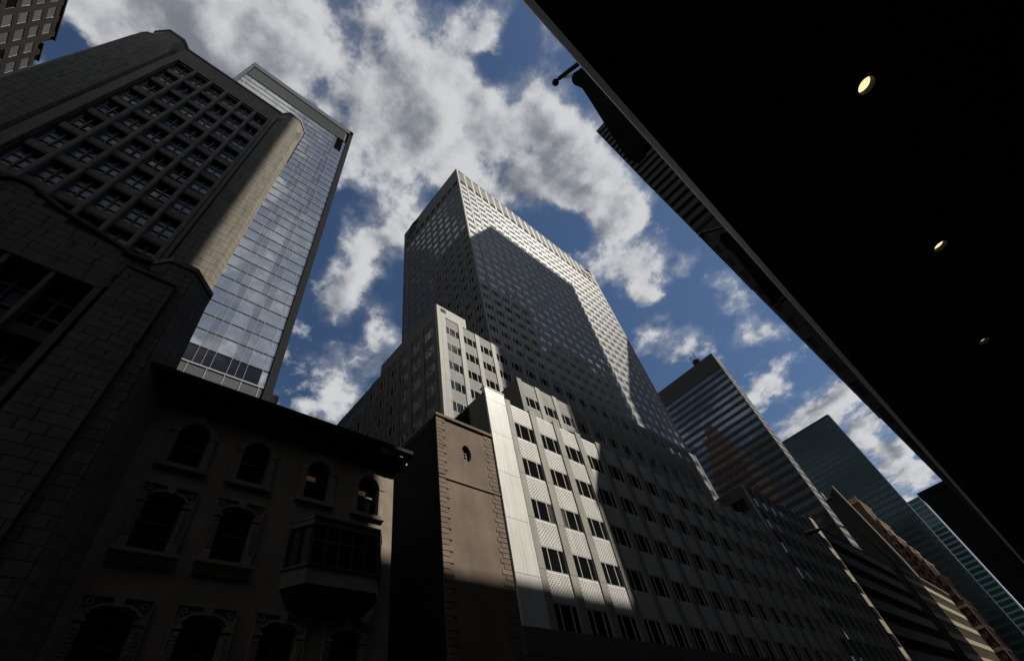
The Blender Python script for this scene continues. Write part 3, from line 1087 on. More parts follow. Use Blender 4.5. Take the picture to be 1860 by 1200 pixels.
def arc_pts(cx, cz, rx, rz, t0, t1, n):
    return [(cx + rx * math.cos(t0 + (t1 - t0) * i / n), cz + rz * math.sin(t0 + (t1 - t0) * i / n)) for i in range(n + 1)]


for i, (cx, zb) in enumerate(ARCHW):
    zt = zb + AH
    cz = zt - HW
    t = MB()
    for sgn in (-1, 1):                       # stone fills the corners above the arch
        arc = arc_pts(cx, cz, HW, HW, math.pi / 2, math.pi if sgn < 0 else 0, 10)
        t.prism(arc + [(cx + sgn * HW, zt)], YB + .004, YB + .35, 'y')
    ring_o = arc_pts(cx, cz, HW + .30, HW + .30, 0, math.pi, 16)
    ring_i = arc_pts(cx, cz, HW, HW, 0, math.pi, 16)
    for k in range(16):                       # voussoirs
        t.prism([ring_i[k], ring_i[k + 1], ring_o[k + 1], ring_o[k]], YB - .09, YB + .02, 'y')
    for sgn in (-1, 1):
        xa, xb = sorted((cx + sgn * HW, cx + sgn * (HW + .28)))
        t.box(xa, xb, YB - .08, YB + .02, zb, cz - .05)
        xa, xb = sorted((cx + sgn * (HW - .0), cx + sgn * (HW + .34)))
        t.box(xa, xb, YB - .11, YB + .02, cz - .05, cz + .03)
    sr = build('window_surround', t, TRIMST, bs)
    build('keystone', MB().prism([(cx - .10, cz + HW - .02), (cx + .10, cz + HW - .02), (cx + .14, cz + HW + .36), (cx - .14, cz + HW + .36)],
                                 YB - .15, YB + .02, 'y'), TRIMST, sr)
    build('sill', MB().box(cx - HW - .36, cx + HW + .36, YB - .16, YB + .3, zb - .20, zb), TRIMST, bs)
    f = MB().box(cx - HW, cx - HW + .07, YB + .24, YB + .32, zb, zt).box(cx + HW - .07, cx + HW, YB + .24, YB + .32, zb, zt)
    f.box(cx - HW, cx + HW, YB + .22, YB + .32, zb + 1.02, zb + 1.12).box(cx - HW, cx + HW, YB + .24, YB + .32, zb, zb + .08)
    w = build('window', f, SASH, bs)
    for (a, b) in ((zb + .08, zb + 1.02), (zb + 1.12, zt)):
        build('pane', MB().quad((cx - HW, YB + .30, a), (cx + HW, YB + .30, a), (cx + HW, YB + .30, b), (cx - HW, YB + .30, b)), GLASS, w)
    if i >= 2:                                # a strip of lamplit ceiling shows in two of them
        build('lit_ceiling', MB().box(cx - HW + .1, cx - .02, YB + .285, YB + .295, zb + 1.14, zb + 1.42), WARMWIN, w)


def ornate(cx, zb, hw, h):
    """Carved surround: beaded jambs, square label over a flat arch, keystone, sill on brackets."""
    t = MB()
    zt = zb + h
    for sgn in (-1, 1):
        xa, xb = sorted((cx + sgn * hw, cx + sgn * (hw + .30)))
        t.box(xa, xb, YB - .14, YB + .02, zb, zb + .42)
        t.box(xa + .03, xb - .03, YB - .10, YB + .02, zb + .42, zt - .55)
        t.box(xa - .02, xb + .02, YB - .14, YB + .02, zt - .50, zt - .40)
        t.box(xa + .02, xb - .02, YB - .07, YB + .02, zt - .40, zt + .22)
        xa2, xb2 = sorted((cx + sgn * (hw + .29), cx + sgn * (hw + .34)))
        t.box(xa2, xb2, YB - .13, YB + .02, zb + .42, zt + .28)
        ro = arc_pts(cx + sgn * (hw + .10), zt + .06, .11, .11, 0, 2 * math.pi, 12)   # scroll in the corner
        ri = arc_pts(cx + sgn * (hw + .10), zt + .06, .06, .06, 0, 2 * math.pi, 12)
        for k in range(12):
            t.prism([ri[k], ri[k + 1], ro[k + 1], ro[k]], YB - .12, YB - .05, 'y')
        arc = arc_pts(cx, zt - .26, hw, .26, math.pi / 2, math.pi if sgn < 0 else 0, 8)
        t.prism(arc + [(cx + sgn * hw, zt)], YB + .004, YB + .35, 'y')
    t.box(cx - hw - .34, cx + hw + .34, YB - .15, YB + .02, zt + .22, zt + .28)
    t.box(cx - hw - .04, cx + hw + .04, YB - .06, YB + .02, zt + .02, zt + .22)
    so = arc_pts(cx, zt - .26, hw + .08, .35, 0, math.pi, 12)
    si = arc_pts(cx, zt - .26, hw, .26, 0, math.pi, 12)
    for k in range(12):
        t.prism([si[k], si[k + 1], so[k + 1], so[k]], YB - .13, YB + .01, 'y')
    sr = build('window_surround', t, TRIMST, bs)
    beads = MB()
    for sgn in (-1, 1):
        k = zb + .50
        while k < zt - .62:
            beads.box(cx + sgn * (hw + .15) - .05, cx + sgn * (hw + .15) + .05, YB - .145, YB - .09, k, k + .07)
            k += .12
    tag(build('bead', beads, TRIMST, sr), kind='stuff')
    build('keystone', MB().prism([(cx - .13, zt - .06), (cx + .13, zt - .06), (cx + .17, zt + .36), (cx - .17, zt + .36)], YB - .20, YB + .01, 'y'), TRIMST, sr)
    sl = MB().box(cx - hw - .42, cx + hw + .42, YB - .30, YB + .3, zb - .14, zb)
    sl.prism([(YB - .26, zb - .14), (YB - .02, zb - .14), (YB - .02, zb - .48), (YB - .10, zb - .48)], cx - hw - .36, cx + hw + .36, 'x')
    build('sill', sl, TRIMST, bs)
    f = MB().box(cx - hw, cx - hw + .07, YB + .22, YB + .32, zb, zt).box(cx + hw - .07, cx + hw, YB + .22, YB + .32, zb, zt)
    f.box(cx - hw, cx + hw, YB + .20, YB + .32, zb + h * .5, zb + h * .5 + .10)
    w = build('window', f, SASH, bs)
    for (a, b) in ((zb, zb + h * .5), (zb + h * .5 + .1, zt)):
        build('pane', MB().quad((cx - hw, YB + .30, a), (cx + hw, YB + .30, a), (cx + hw, YB + .30, b), (cx - hw, YB + .30, b)), GLASS, w)


for cx, zb in ORN:
    ornate(cx, zb, .62, OH)
for cx, zb in ORN3:
    ornate(cx, zb, .66, OH)
# bay window
bay = build('bay_window', MB().prism([(7.2, YB - .01), (7.85, 19.13), (11.05, 19.13), (11.68, YB - .01)], 8.84, 9.52), STUCCO, bs)
glz = MB()
PL = [(7.2, YB - .01), (7.85, 19.13), (11.05, 19.13), (11.68, YB - .01)]
inn = [(7.28, YB - .01), (7.90, 19.19), (11.0, 19.19), (11.6, YB - .01)]
glz.prism(inn, 9.6, 11.45)
build('pane', glz, BAYGLASS, bay)
fr = MB().prism([(7.12, YB - .01), (7.80, 19.05), (11.10, 19.05), (11.76, YB - .01)], 9.52, 9.62)
fr.prism([(7.15, YB - .01), (7.82, 19.09), (11.08, 19.09), (11.72, YB - .01)], 11.30, 11.55)
for i in range(6):
    x = 7.87 + i * (11.03 - 7.87) / 5
    fr.box(x - .05, x + .05, 19.13, 19.22, 9.62, 11.30)
fr.box(7.9, 11.0, 19.14, 19.2, 10.62, 10.70)
for (a, b) in (((7.2, 20), (7.85, 19.13)), ((11.68, 20), (11.05, 19.13))):
    for t in (.05, .5):
        x = a[0] + (b[0] - a[0]) * t
        y = a[1] + (b[1] - a[1]) * t
        fr.box(x - .05, x + .05, y - .06, y + .04, 9.62, 11.30)
build('frame', fr, SASH, bay)
rf = MB().prism([(7.12, YB - .01), (7.80, 19.06), (11.10, 19.06), (11.76, YB - .01)], 11.55, 11.70)
rf.prism([(7.14, YB - .01), (7.82, 19.08), (11.08, 19.08), (11.74, YB - .01)], 11.70, 11.78, 'z', poly2=[(7.3, YB - .01), (8.1, 19.6), (10.9, 19.6), (11.6, YB - .01)])
build('roof', rf, IRON, bay)
build('corbel', MB().prism([(7.75, YB - .01), (8.2, 19.7), (10.7, 19.7), (11.2, YB - .01)], 7.95, 8.84, 'z',
                           poly2=[(7.22, YB - .01), (7.87, 19.15), (11.03, 19.15), (11.66, YB - .01)]), IRON, bay)
# cornice
cn = build('cornice', MB().prism([(YB + .2, 16.05), (19.75, 16.05), (19.62, 16.25), (19.62, 16.42), (19.15, 16.50), (19.02, 16.62), (18.98, 16.80), (YB + .2, 16.85)], -1.5, 12.92, 'x'), IRON, bs)
for (a, b) in ((-1.2, 6.32), (6.55, 12.36)):
    fz = build('frieze', MB().box(a, b, YB - .10, YB + .02, 15.72, 16.05).box(a, b, YB - .16, YB + .02, 15.64, 15.74), IRON, cn)
    dn = MB()
    x = a + .1
    while x < b - .1:
        dn.box(x, x + .09, YB - .20, YB - .08, 15.78, 15.90)
        x += .19
    tag(build('dentil', dn, IRON, cn), kind='stuff')
x = .9
while x < 12.5:
    build('bracket', MB().prism([(YB - .08, 15.80), (YB - .24, 15.86), (YB - .34, 16.12), (19.2, 16.36), (19.2, 16.48), (YB - .08, 16.48)], x - .11, x + .11, 'x'), IRON, cn)
    x += 1.42

# ================================================================== tan building with quoins
tn = thing('corner_house', (18, 28, GZ), 'narrow tan stucco house with quoins and a small oval window, partly sunlit', 'house')
OX, OZ, ORX, ORZ = 18.02, 19.15, .40, .66
wb = wall_with_holes(15.55, 20.66, GZ, 21.55, 20.06, .35, [(OX - ORX, OX + ORX, OZ - ORZ, OZ + ORZ)])
for q in range(4):
    t0 = math.pi / 2 * q
    arc = arc_pts(OX, OZ, ORX, ORZ, t0, t0 + math.pi / 2, 10)
    cxn = OX + ORX * (1 if q in (0, 3) else -1)
    czn = OZ + ORZ * (1 if q < 2 else -1)
    wb.prism(arc + [(cxn, czn)], 20.064, 20.41, 'y')
build('wall', wb, TAN, tn)
build('wall', MB().box(15.52, 15.56, 20.1, 42, GZ, 21.5), FINDARK, tn)  # tan side wall made near black, the alley's shade put into its colour
build('roof', MB().box(15.5, 20.66, 20.1, 42, 21.3, 21.5), GAP, tn)
build('coping', MB().box(15.44, 20.68, 19.92, 20.45, 21.5, 21.72).box(15.44, 15.8, 20.45, 42, 21.5, 21.72), TAN, tn)
build('band_course', MB().box(15.50, 20.66, 19.99, 20.1, 16.58, 16.76), TAN, tn)
ow = build('oval_window', MB().box(OX - ORX, OX + ORX, 20.34, 20.40, OZ - ORZ, OZ + ORZ), GLASS, tn)
mt = MB()
for k in (-.13, .13):
    mt.box(OX + k - .02, OX + k + .02, 20.28, 20.34, OZ - ORZ, OZ + ORZ)
for k in (-.36, -.12, .12, .36):
    mt.box(OX - ORX, OX + ORX, 20.285, 20.335, OZ + k - .02, OZ + k + .02)
ring_o = arc_pts(OX, OZ, ORX, ORZ, 0, 2 * math.pi, 24)
ring_i = arc_pts(OX, OZ, ORX - .05, ORZ - .05, 0, 2 * math.pi, 24)
for k in range(24):
    mt.prism([ring_i[k], ring_i[k + 1], ring_o[k + 1], ring_o[k]], 20.27, 20.34, 'y')
build('glazing_bars', mt, FRAME_D, ow)
z = 21.40
k = 0
while z > 2:
    h = .325
    if not (16.45 < z - h / 2 < 16.9):
        lw = .68 if k % 2 == 0 else .46
        build('quoin', MB().box(15.50, 15.55 + lw, 20.012, 20.1, z - h + .022, z - .022), TAN, tn)
        rw = .84 if k % 2 == 0 else .62
        build('quoin', MB().box(20.66 - rw, 20.665, 20.03, 20.1, z - h + .022, z - .022), TAN, tn)
        build('quoin', MB().box(15.485, 15.53, 20.13, 20.15 + lw, z - h + .022, z - .022), FINDARK, tn)  # quoin sides get the same near-black, shade put in as colour
    z -= h
    k += 1

# ================================================================== brown tower, top left
bt = thing('brick_tower', (-48, 60, GZ), 'dark brown tower with a grid of pale windows in the top left corner', 'building')
XB = -39.0
build('wall', MB().box(XB - 20, XB - .25, 30, 52, GZ, 106.3).box(XB - 20, XB - .25, 52, 55.4, GZ, 103.2).box(XB - 20, XB - .25, 55.4, 70, GZ, 100.7), BRICK_B, bt)
rows = [104.3 - 3.66 * k for k in range(9)]
ys = [36.55 + 2.92 * k for k in range(10)]
for j, y in enumerate(ys):
    build('pier', MB().box(XB - .3, XB, y + 1.95, y + 2.92, 60, 106.2 if y < 50 else (103 if y < 53 else 100.6)), BRICK_B, bt)
for j, y in enumerate(ys):
    for k, zt in enumerate(rows):
        if y > 51 and zt > 103 or y > 55 and zt > 99:
            continue
        w = build('window', MB().box(XB - .16, XB - .06, y, y + .08, zt - 2.3, zt).box(XB - .16, XB - .06, y + 1.87, y + 1.95, zt - 2.3, zt), SASH, bt)
        build('pane', MB().quad((XB - .09, y + .08, zt - 2.3), (XB - .09, y + 1.87, zt - 2.3), (XB - .09, y + 1.87, zt), (XB - .09, y + .08, zt)),
              PANE_W if random.random() > .15 else GLASS, w)
        build('spandrel', MB().box(XB - .26, XB - .02, y, y + 1.95, zt + .02, zt + 1.34), BRICK_B, bt)
build('coping', MB().box(XB - .5, XB + .15, 30, 52, 106.2, 106.6).box(XB - .5, XB + .1, 52, 55.4, 103.1, 103.4), BRICK_B, bt)

# ================================================================== blue-banded tower on the right
t2 = thing('banded_tower', (210, 55, GZ), 'tower with blue window bands, dark crown and pale narrow street side', 'building')
XT, YT, XE = 205.0, 32.8, 214.5
build('wall', MB().box(XT + .5, XE - .3, YT + .5, 100, GZ, 154), BAND, t2)
z = 144.6
k = 0
wm = {}
while z > 30:
    build('window_band', MB().box(XT + .25, XT + .5, YT + .3, 90, z - 2.15, z), BLUE, t2)
    build('spandrel', MB().box(XT, XT + .5, YT + .3, 90, z - 3.72, z - 2.16), BAND, t2)
    build('spandrel', MB().box(XT + .02, XE, YT, YT + .5, z - 3.72, z - 1.75), CONC, t2)
    build('window_band', MB().box(XT + .6, XE - .3, YT + .1, YT + .5, z - 1.74, z), BLIND, t2)
    z -= 3.72
    k += 1
mu = MB()
y = YT + 1
while y < 90:
    mu.box(XT + .12, XT + .3, y, y + .12, 30, 144.5)
    y += 1.45
tag(build('mullion', mu, BAND, t2), kind='stuff')
build('crown', MB().box(XT - .05, XE, YT - .02, 90, 144.7, 154.8), BAND, t2)
cf = MB()
for i in range(15):
    y = YT + 1.2 + i * 1.35
    cf.box(XT - .1, XT - .04, y, y + .55, 146.5, 153.6)
build('vent_slot', cf, GAP, t2)
for px in (XT, XE - .5):
    build('corner_post', MB().box(px, px + .5, YT - .05, YT + .4, 30, 144.7), CONC, t2)
an = thing('rooftop_plant', (206.5, 40.5, 154.8), 'small dark plant box with thin antennas on the roof edge of the banded tower', 'antenna')
build('plant_box', MB().box(205.3, 207.5, 40.0, 43.6, 154.8, 157.5), FINDARK, an)
build('mast', MB().tube([(206, 40.8, 157), (206, 40.8, 164)], .14, 6), FINDARK, an)
build('mast', MB().tube([(206, 43.2, 157), (206, 43.2, 161.5)], .14, 6), FINDARK, an)
build('dish', MB().ball((206, 42, 157.9), .9, 10, 6), FINDARK, an)

# ================================================================== green glass tower, and the far one
g1 = thing('green_tower', (420, 45, GZ), 'dark green glass tower with a pale teal edge, right of the banded tower', 'building')
build('wall', MB().box(400.4, 406, 20.7, 75, GZ, 189.2), GREENB, g1)
z = 188.5
while z > 10:
    build('window_band', MB().box(400.1, 400.4, 20.4, 74, z - 2.5, z), GREEN, g1)
    build('spandrel', MB().box(400.0, 400.4, 20.4, 74, z - 3.95, z - 2.52), GREENB, g1)
    z -= 3.95
mu = MB()
for i in range(27):
    mu.box(399.9, 400.2, 21 + i * 2, 21.12 + i * 2, 10, 188.5)
tag(build('mullion', mu, GREENB, g1), kind='stuff')
build('edge', MB().box(400.0, 404, 20.0, 20.6, GZ, 189.6), TEAL, g1)
build('coping', MB().box(399.8, 406, 20.65, 75, 189.25, 189.9), GREENB, g1)
g2 = thing('far_green_tower', (620, 24, GZ), 'farthest green glass tower with a bright pale blue edge at the end of the street', 'building')
build('wall', MB().box(600.5, 640, 18.6, 60, GZ, 171), GREENB, g2)
z = 170.5
while z > 10:
    build('window_band', MB().box(600.1, 600.5, 18.6, 50, z - 2.9, z), GREEN, g2)
    build('spandrel', MB().box(599.9, 600.5, 18.6, 50, z - 4.4, z - 2.92), TEAL, g2)
    z -= 4.4
build('edge', MB().box(599.6, 640, 17.7, 18.6, GZ, 171.4), PALEB, g2)

# ================================================================== buildings along the north side, farther down
sb = thing('striped_office', (125, 30, GZ), 'low office building with pale bands and one sunlit end strip beyond the white building', 'building')
build('wall', MB().box(101.0, 150, 20.3, 50, GZ, 33.4), FINDARK, sb)
build('end_strip', MB().box(100.8, 105.0, 19.9, 20.4, GZ, 34.2), CREAM, sb)
for k in range(9):
    z = 30.2 - 3.9 * k
    build('window', MB().box(101.6, 104.3, 19.84, 19.92, z - 1.8, z), GLASS, sb)
    build('spandrel', MB().box(105.05, 150, 19.95, 20.35, z + .2, z + 2.1), CONC, sb)
    build('window_band', MB().box(105.05, 150, 20.2, 20.35, z - 1.8, z + .18), FINDARK, sb)
cb = thing('corniced_building', (185, 35, GZ), 'stone street building with a deep cornice and sunlit columns down the street', 'building')
build('wall', MB().box(158.3, 214, 20.5, 60, GZ, 33.2), STONE, cb)
build('cornice', MB().prism([(20.6, 32.8), (19.9, 33.2), (19.5, 33.7), (19.45, 34.2), (20.6, 34.5)], 157.6, 214.6, 'x'), STONE, cb)
for k in range(8):
    z = 32.2 - 4.2 * k
    build('band_course', MB().box(158.3, 214, 19.95, 20.45, z - 1.35, z), CREAM, cb)
    build('window_band', MB().box(158.3, 214, 20.3, 20.48, z - 4.2, z - 1.36), FINDARK, cb)
for i in range(38):
    u = 158.5 + i * 1.47
    build('mullion', MB().box(u, u + .22, 20.05, 20.4, 0, 32.1), CREAM, cb)
wb_ = thing('stone_gable_building', (270, 45, GZ), 'dark stone building with a blank side wall and raking pale edge before the green tower', 'building')
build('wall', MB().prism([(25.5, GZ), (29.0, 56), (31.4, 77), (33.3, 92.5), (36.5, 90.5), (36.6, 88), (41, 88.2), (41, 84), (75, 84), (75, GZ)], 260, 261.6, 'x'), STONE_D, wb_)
build('coping', MB().prism([(25.1, GZ), (28.6, 56), (31.0, 77), (33.0, 93.6), (33.6, 93.4), (31.6, 77), (29.2, 56), (25.7, GZ)], 259.4, 261.8, 'x'), CONC, wb_)
build('plant_room', MB().box(260.5, 263.5, 35, 40.5, 84, 89.5), FINDARK, wb_)
build('chimney', MB().box(262, 264, 39.2, 41.0, 84, 94.0), PINK, wb_)
build('vent', MB().box(259.9, 260, 33.5, 39.0, 71.5, 73.0).box(259.9, 260, 32.2, 34.0, 62.5, 66.5), GAP, wb_)
ob = thing('orange_apartments', (330, 26, GZ), 'orange brick apartment block with stepped sunlit top, seen between stone wall and green tower', 'building')
steps = [(25.8, 26.4, 47), (26.4, 27.8, 58), (27.8, 29.2, 66), (29.2, 31.0, 73), (31.0, 32.4, 80), (32.4, 34.2, 89), (34.2, 44.0, 101)]
for i, (a, b, h) in enumerate(steps):
    build('tier', MB().box(318 - .3 * (i % 2), 340, a, b, GZ, h), ORANGE, ob)
    ps = MB().box(317.4, 340, a - .3, b, h, h + .8)
    y = a
    while y < b:                               # ragged crest of finials and dormers
        hh = random.uniform(1.0, 4.2)
        ps.box(317.5, 319, y, y + random.uniform(.4, .8), h + .8, h + .8 + hh)
        ps.prism([(y, h + .8 + hh), (y + .6, h + .8 + hh), (y + .3, h + 1.8 + hh)], 317.6, 318.8, 'x')
        y += random.uniform(.7, 1.3)
    build('parapet', ps, PINK, ob)
    for k in range(12):
        z = h - 4.5 - 4.2 * k
        if z > 3:
            build('window', MB().box(317.5, 318.02, (a + b) / 2 - .42, (a + b) / 2 + .42, z - 2.3, z), GLASS, ob)
for k in range(6):
    build('band_course', MB().box(317.2, 340, 25.5, 36, 44 - k * 8.5, 45.2 - k * 8.5), PINK, ob)
build('pilaster', MB().box(317.0, 318, 25.4, 25.9, GZ, 46), PINK, ob)

# ================================================================== the near side of the street
ZC = 3.0
YC = -.215
cnp = thing('canopy', (10, -2.5, ZC), 'black canopy soffit with a thin grey metal edge over the near pavement', 'canopy')
hole_x = [2.673 + 2.061 * k for k in range(3)]
HR = .058
sf = MB()
xs = sorted({-24.0, 44.0, *[x - .2 for x in hole_x], *[x + .2 for x in hole_x]})
for a, b in zip(xs, xs[1:]):
    inside_ = any(a < x < b for x in hole_x)
    if not inside_:
        sf.quad((a, YC - .03, ZC), (a, -6, ZC), (b, -6, ZC), (b, YC - .03, ZC))
    else:
        c = (a + b) / 2
        sf.quad((a, YC - .03, ZC), (a, -1.23, ZC), (b, -1.23, ZC), (b, YC - .03, ZC))
        sf.quad((a, -1.63, ZC), (a, -6, ZC), (b, -6, ZC), (b, -1.63, ZC))
        for q in range(4):
            t0 = math.pi / 2 * q
            pts = [(c + HR * math.cos(t0 + math.pi / 2 * i / 8), -1.43 + HR * math.sin(t0 + math.pi / 2 * i / 8), ZC) for i in range(9)]
            cr_ = (c + .2 * (1 if q in (0, 3) else -1), -1.43 + .2 * (1 if q < 2 else -1), ZC)
            m1 = {0: (c + .2, -1.43, ZC), 1: (c, -1.23, ZC), 2: (c - .2, -1.43, ZC), 3: (c, -1.63, ZC)}
            sf.quad(*pts, m1[(q + 1) % 4], cr_, m1[q])
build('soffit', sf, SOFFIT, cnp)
build('deck', MB().box(-24, 44, -6, YC - .05, ZC + .18, ZC + .30), SOFFIT, cnp)
build('edge_trim', MB().prism([(YC, ZC + .05), (YC - .034, ZC - .022), (YC - .034, ZC + .085), (YC, ZC + .085)], -24, 44, 'x').box(-24, 44, YC - .03, YC - .012, ZC + .09, ZC + .30), TRIM, cnp)
for i, x in enumerate(hole_x):
    dl = thing('downlight', (x, -1.43, ZC), ['largest lit round downlight, highest in the black canopy', 'middle lit round downlight in the black canopy',
                                             'smallest lit round downlight, lowest in the black canopy'][i], 'light', 'recessed downlights in the canopy')
    tb_ = MB()
    n = 24
    for k in range(n):
        a0, a1 = 2 * math.pi * k / n, 2 * math.pi * (k + 1) / n
        p = [(x + HR * .98 * math.cos(a), -1.43 + HR * .98 * math.sin(a)) for a in (a0, a1)]
        q = [(x + HR * .94 * math.cos(a), -1.43 + HR * .94 * math.sin(a)) for a in (a0, a1)]
        tb_.quad((*p[0], ZC), (*p[1], ZC), (*q[1], ZC + .045), (*q[0], ZC + .045))
    build('reflector', tb_, REFL, dl)
    dk = MB()
    dk.quad(*[(x + HR * .93 * math.cos(2 * math.pi * k / n), -1.43 + HR * .93 * math.sin(2 * math.pi * k / n), ZC + .043) for k in range(n)])
    build('lamp', dk, LAMP, dl)
hb = thing('host_building', (8, -12, GZ), 'black building that carries the canopy over the camera', 'building')
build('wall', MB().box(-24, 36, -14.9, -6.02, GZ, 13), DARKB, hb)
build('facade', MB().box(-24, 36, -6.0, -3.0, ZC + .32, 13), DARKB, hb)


def flagpole(x, lab, lab2, dz=0.0, short=1.0, hem=True):
    fp = thing('flagpole', (x, -3.0, 5.25), lab, 'flagpole', 'flagpoles on the building above the canopy')
    tip = Vector((x, -.19, 7.5))
    base = Vector((x, -3.05, 5.215))
    build('pole', MB().tube([base, base.lerp(tip, .5), tip], [.05, .045, .032], 10), IRON, fp)
    build('finial', MB().ball((x, -.115, 7.515), .054).tube([tip, (x, -.15, 7.53)], .02, 8), IRON, fp, True)
    rp = MB()
    pts = [tip + Vector((.0, -.02, -.04)), tip + Vector((.03, -.18, -.30)), tip + Vector((.03, -.4, -.44)), tip + Vector((.02, -.8, -.72))]
    rp.tube(pts, .006, 5)
    pts = [tip + Vector((.0, -.02, -.04)), tip + Vector((.05, -.12, -.22)), tip + Vector((.06, -.35, -.38)), tip + Vector((.05, -.9, -.76))]
    rp.tube(pts, .006, 5)
    build('halyard', rp, IRON, fp)
    fl = thing('flag', (x, -.6, 4.2), lab2, 'flag', 'flags hanging above the canopy edge')
    # cloth: outline in the pole's plane, folds across it
    outer = [(-.37, 7.17), (-.28, 7.08), (-.255, 6.92), (-.29, 6.62), (-.22, 5.9), (-.14, 5.1), (-.06, 4.36), (-.10, 4.22), (-.27, 4.20)]
    nu, nv = 18, 40
    c = MB()
    grid = []
    for j in range(nv + 1):
        t = j / nv
        z = 7.17 + (4.22 - 7.17) * t * short
        # outer edge at this height
        yo = outer[0][0]
        for (ya, za), (yb, zb) in zip(outer, outer[1:]):
            if za >= z >= zb:
                yo = ya + (yb - ya) * (za - z) / max(1e-6, za - zb)
        ztop_in = 7.17 - (7.17 - 5.8) * 0
        row = []
        for i in range(nu + 1):
            s_ = i / nu
            y = yo - s_ * 1.9
            zz = z - s_ * (1.45 * (1 - t)) + .10 * math.sin(s_ * 5 + t) * t
            xx = x + .05 * math.sin(s_ * 16 + 1.5 * t) * (.3 + t) + .03 * math.sin(7 * t + s_ * 4)
            row.append((xx, y, zz))
        grid.append(row)
    for j in range(nv):
        for i in range(nu):
            c.quad(grid[j][i], grid[j][i + 1], grid[j + 1][i + 1], grid[j + 1][i])
    build('cloth', c, CLOTH, fl, True)
    hm = MB()
    for i in range(nu):
        a, b = grid[nv][i], grid[nv][i + 1]
        hm.box(min(a[0], b[0]) - .012, max(a[0], b[0]) + .012, b[1], a[1], min(a[2], b[2]) - .035, max(a[2], b[2]) + .012)
    build('hem', hm, CLOTH_O if hem else CLOTH, fl)


flagpole(2.49, 'dark flagpole with a ball tip sticking out past the canopy edge against the cloud',
         'black flag hanging against the cloud beside the ball-tipped pole', hem=False)
flagpole(6.75, 'second flagpole, its ball tip at the edge of the dark striped tower',
         'dark flag with an orange hem hanging over the striped tower', short=.72)

# ---- dark towers on the near side
st = thing('striped_tower', (100, -15, GZ), 'dark tower with horizontal window stripes seen just above the canopy edge', 'building')
XS, YS, HS = 82.0, -1.23, 174.6
build('wall', MB().box(XS + .3, 118.4, -28.3, YS - .3, GZ, HS - .4), DARKB, st)
z = HS - .8
while z > 50:
    build('spandrel', MB().box(XS, XS + .3, -28.3, YS, z - 2.0, z), STRIPE_L, st)
    build('window_band', MB().box(XS + .06, XS + .3, -28.3, YS - .04, z - 3.7, z - 2.02), BLACK, st)
    build('spandrel', MB().box(XS + .31, 118.7, YS - .3, YS, z - 2.0, z), STRIPE_L, st)
    z -= 3.7
build('coping', MB().box(XS - .05, 118.7, -28.3, YS + .05, HS - .6, HS), STRIPE_L, st)
kb = thing('stone_tower', (70, -9, GZ), 'dark stone-block building just below the striped tower along the canopy edge', 'building')
build('wall', MB().box(60.12, 81.8, -17, -.95, GZ, 68.2), DARKB, kb)
z = 68.0
row = 0
while z > 8:
    y = -.86 - (row % 2) * .8
    while y > -7:
        build('stone_block', MB().box(60.0, 60.13, y - 1.6 + .05, y, z - 1.93, z), STRIPE_L, kb)
        y -= 1.6
    z -= 2.0
    row += 1
build('cornice', MB().box(59.8, 81.9, -17, -.78, 68.2, 69.0), DARKB, kb)
db = thing('dark_building', (112, -4, GZ), 'black building jutting into the street at the lower right', 'building')
build('wall', MB().box(100, 128, -12, 2.85, GZ, 28.2), SOFFIT, db)
build('parapet', MB().box(99.8, 128.2, -12, 3.0, 28.2, 28.9), SOFFIT, db)
wd = MB()
for k in range(7):
    for i in range(7):
        wd.box(99.9, 100, -11 + i * 1.9, -9.9 + i * 1.9, 25.5 - k * 3.9, 27.3 - k * 3.9)
tag(build('window', wd, SOFFIT, db), kind='stuff')


def back_block(name, x0, x1, y0, y1, h, lab):
    t = thing(name, ((x0 + x1) / 2, (y0 + y1) / 2, GZ), lab, 'building')
    build('wall', MB().box(x0, x1, y0, y1, GZ, h), STONE, t)
    b = MB()
    z = h - 4
    while z > h - 110 and z > 4:
        x = x0 + 1.2
        while x < x1 - 2:
            b.box(x, x + 1.6, y1 - .1, y1 + .05, z - 2, z)
            x += 3.2
        z -= 3.8
    tag(build('window', b, GLASS, t), kind='stuff')
    return t


# out of the frame, on the near side behind the camera: these cast the shade that falls across the street
back_block('unseen_block', 12, 27.6, -38, -15, 122, 'tall stone office block behind the canopy, above the host building')
back_block('unseen_block', -40, 11.8, -45, -15, 58, 'unseen block added to cut sky light, behind the canopy, left of the tall block')  # added out of view to reduce sky light on the left fronts
back_block('unseen_block', -110, -40.2, -45, -8, 40, 'long unseen block added to cut sky light, on the near side, up the street to the left')  # unseen, added to close off sky light from the west
back_block('unseen_block', -120, -34, 20, 40, 28, 'unseen block added to cut sky light, on the far side, left of the limestone building')  # added beyond the frame to hold back western sky light
back_block('unseen_block', 27.8, 37.6, -32, -15, 66, 'mid-height stone office block behind the canopy, beside the tall block')
back_block('low_block', 37.8, 59.8, -40, -15, 58, 'low stone block in the gap before the stone-block building')
back_block('low_block', 119, 153.7, -40, -15, 58, 'low stone block behind the black jutting building')
back_block('unseen_block', 153.9, 206, -45, -15, 184.6, 'far tall office block on the near side of the street')

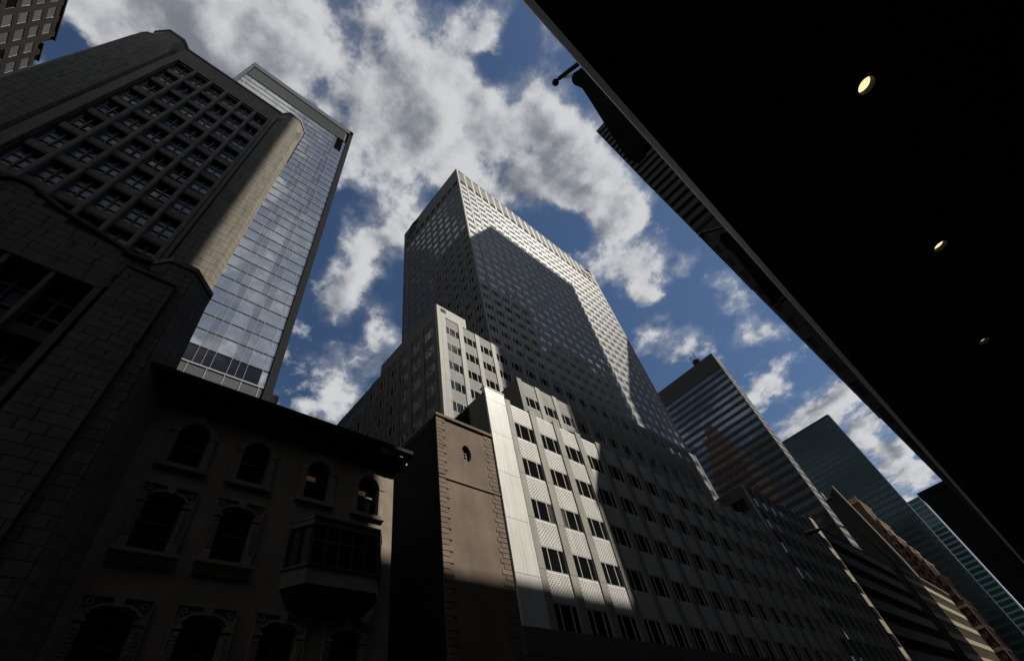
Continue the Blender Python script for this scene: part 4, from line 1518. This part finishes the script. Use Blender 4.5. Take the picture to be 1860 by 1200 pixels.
back_block('unseen_block', 335, 440, -45, -15, 118, 'distant unseen block added to shade the orange apartments, on the near side, far down the street')  # unseen, added to cast shade over the orange apartments below their tops
ot = thing('orange_tower', (148, 70, GZ), 'orange brick tower that the blue window bands mirror', 'building')
for (a, b, y0, y1, z0, z1) in ((136, 160, 60, 80, GZ, 124), (138, 158, 62, 78, 124, 136), (141, 156, 64, 75, 136, 146), (145, 153, 66, 72, 146, 153)):
    build('tier', MB().box(a, b, y0, y1, z0, z1), ORANGE_L, ot)
ow_ = MB()
for i in range(8):
    for k in range(20):
        ow_.box(159.95, 160.05, 60.8 + i * 2.4, 62.2 + i * 2.4, 120 - k * 4, 122.2 - k * 4)
tag(build('window', ow_, GLASS, ot), kind='stuff')

# ================================================================== street lamp
ln = thing('street_lamp', (30, 3.85, GZ), 'dark cobra-head street lamp with a curved arm over the street at lower right', 'street lamp')
build('pole', MB().tube([(30, 3.85, GZ), (30, 3.85, 2), (30, 3.82, 6.75)], [.12, .10, .075], 10), IRON, ln)
build('collar', MB().tube([(30, 3.82, 6.2), (30, 3.82, 6.75)], .10, 10), IRON, ln)
build('arm', MB().tube([(30, 3.80, 6.6), (30, 3.84, 6.95), (30, 3.96, 7.46), (30, 4.17, 8.2), (30, 4.45, 8.66), (30, 4.78, 8.95), (30, 5.2, 9.13), (30, 5.7, 9.22)],
                       [.055, .05, .045, .042, .04, .038, .036, .036], 8), IRON, ln)
hd = MB()
prof_h = [(5.6, .05, .05), (5.75, .10, .08), (5.95, .15, .11), (6.2, .17, .13), (6.42, .12, .11), (6.5, .04, .05)]
rings = []
for (y, rx, rz_) in prof_h:
    n0 = len(hd.v)
    for k in range(12):
        a = 2 * math.pi * k / 12
        hd.v.append((30 + rx * math.cos(a), y, 9.2 + (y - 5.6) * .15 + rz_ * math.sin(a)))
    rings.append(n0)
for a, b in zip(rings, rings[1:]):
    for k in range(12):
        j = (k + 1) % 12
        hd.f.append((a + k, a + j, b + j, b + k)); hd.m.append(0)
for n0 in (rings[0], rings[-1]):
    hd.f.append(tuple(n0 + k for k in range(12))); hd.m.append(0)
build('lamp_head', hd, IRON, ln, True)
